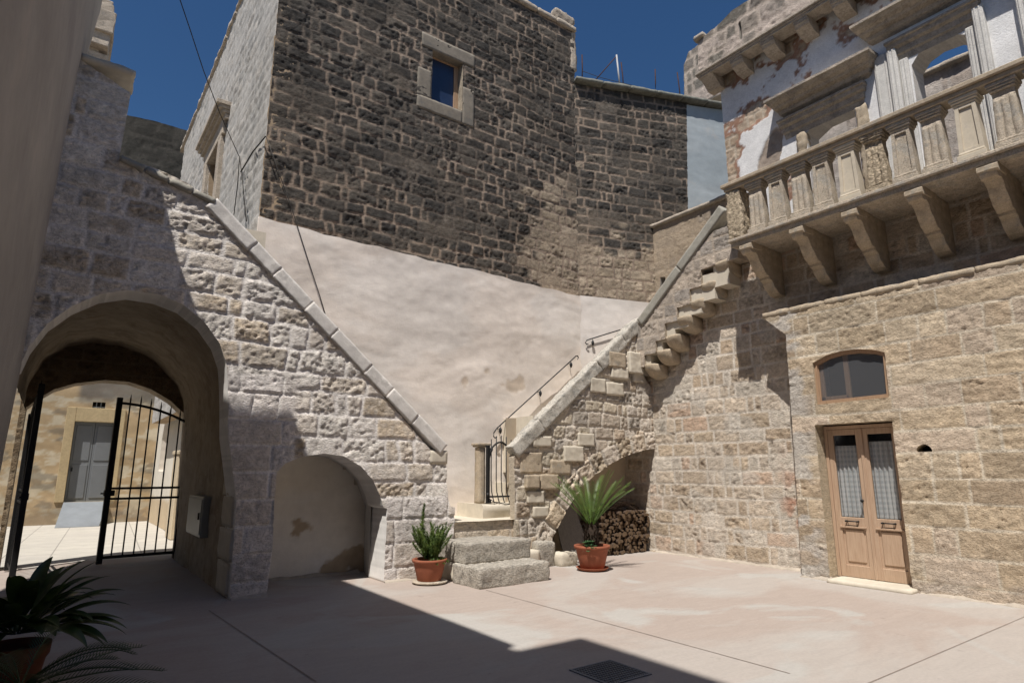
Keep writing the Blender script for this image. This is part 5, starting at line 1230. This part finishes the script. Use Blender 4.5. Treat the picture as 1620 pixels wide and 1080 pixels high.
handrail('handrail', pts, ks, 'thin black wrought handrail climbing the plastered wall above the stair gate', (A[0], YT, A[1]))
a = onS(924, 540); b = onS(985, 519); n1, n2 = a, (b[0]+.4, b[1]+.09)
off = .12
pts = [SP(a[0]+.05, a[1]-.08, off), SP(a[0]+.01, a[1]-.09, off), SP(a[0]-.02, a[1]-.05, off), SP(a[0]+.01, a[1]+.0, off), SP(a[0]+.08, a[1]+.03, off), SP(n2[0], n2[1]+.02, off)]
ks = [(SP(a[0]+.16, a[1]+.05, off), SP(a[0]+.16, a[1]+.05, 0)), (SP(a[0]+1.0, a[1]+.2, off), SP(a[0]+1.0, a[1]+.2, 0))]
handrail('handrail', pts, ks, 'short upper piece of black handrail on the white wall beside the coping', SP(a[0], a[1]))

# ------------------------------------------------------------------ cables
mb = MB(); P0 = Vector((2.20, 14.6, 12.6))
def pt(x, y, Y): a = onY(x, y, Y); return (a[0], Y, a[1])
def ptx(x, y, X): a = onX(x, y, X); return (X, a[0], a[1])
mb.tube([pt(278, -20, 9.3), pt(300, 45, 9.8), pt(322, 112, 10.4), pt(348, 180, 11.1), ptx(378, 247, 2.14)], .008, 6)
tag(mb.build('overhead_cable', M['cable']), 'frayed overhead cable dropping from the sky to the side of the tower', 'cable')
mb = MB(); k = ptx(379, 247, 2.12); mb.tube([k, ptx(376, 290, 2.18), ptx(370, 340, 2.18)], .009, 5); mb.tube([k, ptx(384, 290, 2.18), ptx(390, 350, 2.18)], .009, 5); mb.tube([ptx(381, 272, 2.15), ptx(400, 240, 2.2), ptx(420, 216, 2.20)], .012, 5)
tag(mb.build('wall_cables', M['cable']), 'thin cables fanning out over the pale side face of the tower', 'cable')
mb = MB(); mb.tube([pt(421, 216, 10.15), pt(440, 270, 10.12), pt(460, 325, 10.1), pt(487, 410, 10.08), pt(505, 465, 10.08), pt(516, 502, 10.09)], .008, 6)
tag(mb.build('drooping_cable', M['cable']), 'dark cable slanting down the tower front and across the pale plaster', 'cable')

# ------------------------------------------------------------------ potted cycad
def pot(name, c, r, h, label, saucer, rb):
    e = empty(name, (c[0], c[1], 0), label, 'plant pot'); z0 = .04
    mb = MB(); mb.lathe([(0, 0), (rb*.95, 0), (rb, .01), (rb+(r-rb)*.45, h*.45), (rb+(r-rb)*.47, h*.46), (rb+(r-rb)*.50, h*.48), (rb+(r-rb)*.8, h*.82), (r*.96, h*.84), (r*1.04, h*.86), (r*1.06, h*.97), (r*1.03, h), (r*.93, h), (r*.90, h*.93), (r*.86, h*.8)], (0, 0, z0), 40)
    link('pot', mb.mesh('pot'), M['terracotta'], e, loc=(0, 0, 0))
    mb = MB(); n = 20; vs = [(0, 0, z0+h*.9)]+[(r*.89*math.cos(2*math.pi*k/n), r*.89*math.sin(2*math.pi*k/n), z0+h*.86) for k in range(n)]; mb.add(vs, [(0, 1+k, 1+(k+1) % n) for k in range(n)])
    link('soil', mb.mesh('soil'), M['soil'], e, loc=(0, 0, 0)); return e, z0+h
PC = (7.42, 7.95)
pe, zt = pot('plant_pot', PC, .285, .36, 'round terracotta pot holding the cycad in front of the half arch', True, .20)
mb = MB(); mb.lathe([(0, 0.004), (.20, .004), (.235, .02), (.265, .045), (.27, .055), (.255, .052), (.23, .03), (0, .028)], (0, 0, 0), 40)
s1 = link('saucer', mb.mesh('saucer'), M['terracotta'], loc=(PC[0], PC[1], 0)); tag(s1, 'terracotta saucer on the screed under the cycad pot', 'saucer')
cy_ = empty('cycad', (PC[0], PC[1], zt), 'young cycad palm with stiff upright fronds on a shaggy dark trunk, in the right-hand pot', 'palm')
mb = MB(); random.seed(7)
mb.lathe([(.0, -.05), (.10, -.05), (.125, .05), (.13, .14), (.115, .24), (.08, .32), (.0, .34)], (0, 0, 0), 14)
for i in range(110):
    a = random.uniform(0, 2*math.pi); z = random.uniform(0, .33); r = .12*(1 if z < .2 else 1-(z-.2)*3)
    p = Vector((r*math.cos(a), r*math.sin(a), z)); d = Vector((math.cos(a)*.05, math.sin(a)*.05, .06)); s_ = Vector((-math.sin(a), math.cos(a), 0))*.018
    mb.add([p-s_, p+s_, p+d+s_*.4, p+d-s_*.4], [(0, 1, 2, 3)])
link('trunk', mb.mesh('trunk'), M['soil'], cy_, loc=(0, 0, 0))
def frond(mb, base, az, el0, L_, droop, lw_=.12, n=26, wd=.007):
    p = Vector(base); el = el0; st = L_/n; side = Vector((-math.sin(az), math.cos(az), 0)); pts = [p.copy()]
    for i in range(n):
        el -= droop/n*(0.4+1.2*i/n); d = Vector((math.cos(az)*math.cos(el), math.sin(az)*math.cos(el), math.sin(el))); p = p+d*st; pts.append(p.copy())
        if i > 3:
            t = i/n; ll = lw_*min(1, (t-.1)*5)*(1-max(0, t-.75)*2.2)
            for s_ in (-1, 1):
                q = (side*s_*.75+d*.75+Vector((0, 0, .25))).normalized(); w_ = d*wd; e = p+q*ll*random.uniform(.85, 1.1); m_ = p+q*ll*.5+Vector((0, 0, .006))
                mb.add([p-w_, p+w_, m_+w_, m_-w_, e], [(0, 1, 2, 3), (3, 2, 4)])
    mb.tube(pts, .006, 4, .002)
mb = MB(); random.seed(12)
for i in range(22):
    az = 2*math.pi*i/22*1.0+random.uniform(-.15, .15); el = random.uniform(1.0, 1.35) if i % 3 else random.uniform(.85, 1.1)
    frond(mb, (.03*math.cos(az), .03*math.sin(az), .30), az, el, random.uniform(.75, 1.0), random.uniform(.25, .6), .11)
for az, el in ((-.63, .95), (2.5, .95), (-.9, 1.1), (2.2, 1.1), (-.45, .8)): frond(mb, (0, 0, .3), az, el, .98, .35, .11)
link('fronds', mb.mesh('fronds'), M['palm'], cy_, loc=(0, 0, 0))
su = MB(); random.seed(2)
for i in range(26):
    a = random.uniform(0, 6.28); c = Vector((PC[0]-.17+random.uniform(-.08, .08), PC[1]-.12+random.uniform(-.07, .07), zt+random.uniform(-.01, .07))); 
    if i > 20: c.z -= .07; c.x -= .04; c.y -= .10
    for k in range(6):
        b = a+k*1.05; d = Vector((math.cos(b), math.sin(b), .45))*.045; s_ = Vector((-math.sin(b), math.cos(b), 0))*.014; su.add([c, c+d*.5+s_, c+d, c+d*.5-s_], [(0, 1, 2, 3)])
tag(su.build('succulent', M['succ']), 'small pale green rosettes of succulent spilling over the cycad pot rim', 'plant')
# ------------------------------------------------------------------ potted fern
PFN = (4.66, 8.48)
pf, zf = pot('plant_pot', PFN, .245, .30, 'round terracotta plastic pot holding the asparagus fern beside the steps', True, .175)
mb = MB(); mb.lathe([(0, .0), (.16, .0), (.24, .012), (.262, .028), (.255, .04), (0, .036)], (0, 0, 0), 36)
tag(link('stone_disc', mb.mesh('stone_disc'), M['carvedgrey'], loc=(PFN[0], PFN[1]-.02, 0)), 'mottled stone disc under the fern pot', 'saucer')
fe = empty('asparagus_fern', (PFN[0], PFN[1], zf), 'feathery upright asparagus fern with one tall plume, in the left-hand pot', 'fern')
mb = MB(); random.seed(21)
def plume(mb, base, top, r, n):
    base = Vector(base); top = Vector(top); ax = (top-base); bend = Vector((random.uniform(-.03, .03), random.uniform(-.03, .03), 0))
    pts = [base+ax*t+bend*math.sin(math.pi*t)*2 for t in [i/8 for i in range(9)]]; mb.tube(pts, .004, 4, .002)
    for i in range(n):
        t = (i+random.random())/n; p = base+ax*t+bend*math.sin(math.pi*t)*2; rr = r*(1-t**1.5)*(.35+.65*min(1, t*4)); a = random.uniform(0, 6.28)
        d = Vector((math.cos(a), math.sin(a), random.uniform(.3, 1.1))).normalized()*rr*random.uniform(.6, 1.1); s_ = Vector((-math.sin(a), math.cos(a), 0))*.0036
        q = p+d; mb.add([p-s_, p+s_, q], [(0, 1, 2)])
        for k in range(4):
            u = random.uniform(.3, 1); m_ = p+d*u; e = m_+Vector((random.uniform(-1, 1), random.uniform(-1, 1), random.uniform(-.2, 1)))*.030; mb.add([m_-s_*1.3, m_+s_*1.3, e], [(0, 1, 2)])
plume(mb, (-.05, 0, 0), (-.10, 0.02, .78), .12, 620)
plume(mb, (-.03, -.03, 0), (-.02, -.02, .52), .10, 260); plume(mb, (-.08, .0, 0), (-.22, -.02, .42), .09, 220)
for i in range(44):
    a = random.uniform(0, 6.28); l = random.uniform(.22, .50); rr = random.uniform(.08, .34); b = random.uniform(0, .1)
    plume(mb, (b*math.cos(a), b*math.sin(a), 0), (rr*math.cos(a), rr*math.sin(a)*.8, l), .085, 150)
for tx in (.20, .23, .17): plume(mb, (.1, -.03, 0), (tx, -.03+random.uniform(-.05, .05), random.uniform(.38, .5)), .07, 220)
for k in range(5): 
    a = -1.6+k*.5; plume(mb, (.15*math.cos(a), .15*math.sin(a), 0), (.27*math.cos(a), .27*math.sin(a), -.06), .04, 50)
link('foliage', mb.mesh('foliage'), M['fern'], fe, loc=(0, 0, 0))
for (x, z, s_) in ((5.02, .62, .10), (5.06, .90, .075)): pass
# ------------------------------------------------------------------ firewood and board
random.seed(33)
def logmesh(sd):
    mb = MB(); n = 9; r = 1.0; vs = []; L_ = 1.0; ph = [1+0.16*math.sin(k*1.7+sd)+random.uniform(-.12, .12) for k in range(n)]
    for y in (0, .33, .66, 1):
        for k in range(n): a = 2*math.pi*k/n; vs.append((ph[k]*math.cos(a)*.5, y, ph[k]*math.sin(a)*.5))
    fs = [(j*n+k, j*n+(k+1) % n, (j+1)*n+(k+1) % n, (j+1)*n+k) for j in range(3) for k in range(n)]
    mb.smooth = True; mb.add(vs, fs); mb.smooth = False; mb.cur = 1; mb.add(vs[:n]+vs[-n:], [tuple(range(n)), tuple(range(n, 2*n))[::-1]])
    me = mb.mesh('firewood_log'); me.materials.append(M['bark']); me.materials.append(M['logend']); return me
logs = [logmesh(i) for i in range(7)]
cnt = 0; rows = 0; z = .0
while z < .98 and cnt < 230:
    x = 8.62+random.uniform(-.02, .05)+z*.12; 
    while x < 10.02:
        d = random.uniform(.045, .095)
        if z > .72+0.22*math.sin((x-8.6)*2.0)+random.uniform(-.06, .06): x += d; continue
        o = bpy.data.objects.new('firewood_log', random.choice(logs)); COL.objects.link(o)
        o.scale = (d, random.uniform(.42, .58), d*random.uniform(.75, 1.0)); o.location = (x+d/2, 9.08+random.uniform(-.07, .06), z+.042+random.uniform(-.008, .01)); o.rotation_euler = (random.uniform(-.05, .05), random.uniform(0, 6.28), random.uniform(-.12, .12))
        tag(o, 'cut firewood log stacked end-on under the half arch', 'log', 'firewood logs stacked in the arch recess'); cnt += 1; x += d*1.0
    z += .068
for i in range(9):
    mb = MB(); x = 9.1+random.uniform(0, .7); a = (x-.35, 9.12+random.uniform(-.1, .2), .85+random.uniform(0, .1)); b = (x+.35, 9.15+random.uniform(-.1, .2), .82+random.uniform(-.05, .2)); mid_ = ((a[0]+b[0])/2, (a[1]+b[1])/2, max(a[2], b[2])+.05)
    mb.tube([a, mid_, b], .013, 6, .006); tag(mb.build('twig', M['bark']), 'loose twig lying on top of the firewood pile', 'twig', 'twigs on top of the firewood pile')
bd = MB(); vs0 = [(7.72, 8.98, 0.0), (8.42, 8.98, 0.0), (8.30, 9.5, 1.15), (7.80, 9.5, 1.15)]
bd.add(vs0+[(x, y+.03, z_) for (x, y, z_) in vs0], [(0, 1, 2, 3), (7, 6, 5, 4), (0, 4, 5, 1), (1, 5, 6, 2), (2, 6, 7, 3), (3, 7, 4, 0)])
tag(bd.build('leaning_board', M['greyboard']), 'grey board leaning in the arch recess behind the cycad', 'board')
# ------------------------------------------------------------------ drain grate
g0 = onZ(965, 1063); dg = empty('drain_grate', (g0[0], g0[1], 0), 'square dark metal drain grate set in the shaded floor at the bottom of the photo', 'drain')
mb = MB(); w = .235
mb.box(-w, w, -w, w, -.015, .001); link('pit', mb.mesh('pit'), M['void'], dg, loc=(0, 0, .0015))
mb = MB()
for (x0, x1, y0, y1) in ((-w, w, -w, -w+.018), (-w, w, w-.018, w), (-w, -w+.018, -w+.018, w-.018), (w-.018, w, -w+.018, w-.018)): mb.box(x0, x1, y0, y1, .003, .009)
link('rim', mb.mesh('rim'), M['rust'] if False else M['metalplate'], dg, loc=(0, 0, 0))
mb = MB(); 
for i in range(17): x = -w+.03+i*(2*w-.06)/16; mb.box(x-.003, x+.003, -w+.018, w-.018, .0035, .0075)
for i in range(11): y = -w+.04+i*(2*w-.08)/10; mb.box(-w+.018, w-.018, y-.004, y+.004, .0032, .0072)
link('grid', mb.mesh('grid'), M['metalplate'], dg, loc=(0, 0, 0))

# ------------------------------------------------------------------ dark plants close to the camera, lower left
def big_leaf(mb, base, az, el, L_, W, droop, fold=.25):
    p = Vector(base); n = 12; rows_ = []; side = Vector((-math.sin(az), math.cos(az), 0)); st_ = L_*.3
    d = Vector((math.cos(az)*math.cos(el), math.sin(az)*math.cos(el), math.sin(el))); q = p+d*st_; mb.tube([p, p+d*st_*.5, q], .005, 5)
    p = q; e = el
    for i in range(n+1):
        t = i/n; w_ = W*math.sin(math.pi*min(1, (t*.93+.05))**.8)*.5
        d = Vector((math.cos(az)*math.cos(e), math.sin(az)*math.cos(e), math.sin(e))); up = d.cross(side)*-1
        up = side.cross(d); up = up if up.z > 0 else -up
        rows_.append([p-side*w_+up*w_*fold, p-side*w_*.5+up*w_*fold*.35, p.copy(), p+side*w_*.5+up*w_*fold*.35, p+side*w_+up*w_*fold])
        p = p+d*(L_*.8/n); e -= droop/n*(.5+t)
    vs = [v for r in rows_ for v in r]; fs = [(j*5+i, j*5+i+1, (j+1)*5+i+1, (j+1)*5+i) for j in range(n) for i in range(4)]
    sm = mb.smooth; mb.smooth = True; mb.add(vs, fs); mb.smooth = sm
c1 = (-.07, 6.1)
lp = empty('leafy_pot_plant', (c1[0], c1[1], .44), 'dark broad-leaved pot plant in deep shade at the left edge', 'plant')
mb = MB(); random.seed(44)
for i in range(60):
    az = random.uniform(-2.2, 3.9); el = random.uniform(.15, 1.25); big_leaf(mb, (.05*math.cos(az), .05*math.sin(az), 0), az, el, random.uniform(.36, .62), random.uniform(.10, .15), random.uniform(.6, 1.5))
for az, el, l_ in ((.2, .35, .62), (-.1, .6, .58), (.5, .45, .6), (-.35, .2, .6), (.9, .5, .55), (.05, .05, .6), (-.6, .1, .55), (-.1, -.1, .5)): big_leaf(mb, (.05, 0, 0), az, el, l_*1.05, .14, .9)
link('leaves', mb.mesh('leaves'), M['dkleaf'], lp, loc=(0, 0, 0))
d1 = empty('plant_pot', (c1[0], c1[1], 0), 'terracotta pot coloured darker for the deep shade under the broad-leaved plant at the left edge', 'plant pot')
mb = MB(); mb.lathe([(0, 0), (.15, 0), (.20, .25), (.22, .28), (.225, .36), (.20, .36), (.19, .3), (0, .3)], (0, 0, 0), 28); link('pot', mb.mesh('pot'), M['shadedpot'], d1, loc=(0, 0, 0))
c2 = (-.0, 4.55)
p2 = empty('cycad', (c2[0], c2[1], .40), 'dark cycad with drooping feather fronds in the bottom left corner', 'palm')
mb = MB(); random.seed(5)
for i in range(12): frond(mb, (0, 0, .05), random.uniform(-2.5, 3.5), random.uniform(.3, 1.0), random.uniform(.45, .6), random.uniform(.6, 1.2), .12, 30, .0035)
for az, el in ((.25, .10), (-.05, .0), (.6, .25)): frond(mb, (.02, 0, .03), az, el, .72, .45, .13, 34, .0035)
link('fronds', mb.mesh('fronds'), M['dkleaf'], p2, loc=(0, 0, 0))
d2 = empty('plant_pot', (c2[0], c2[1], 0), 'terracotta pot coloured darker for the deep shade under the small cycad in the bottom left corner', 'plant pot')
mb = MB(); mb.lathe([(0, 0), (.15, 0), (.20, .28), (.22, .31), (.225, .39), (.20, .39), (.19, .33), (0, .33)], (0, 0, 0), 28); link('pot', mb.mesh('pot'), M['shadedpot'], d2, loc=(0, 0, 0))
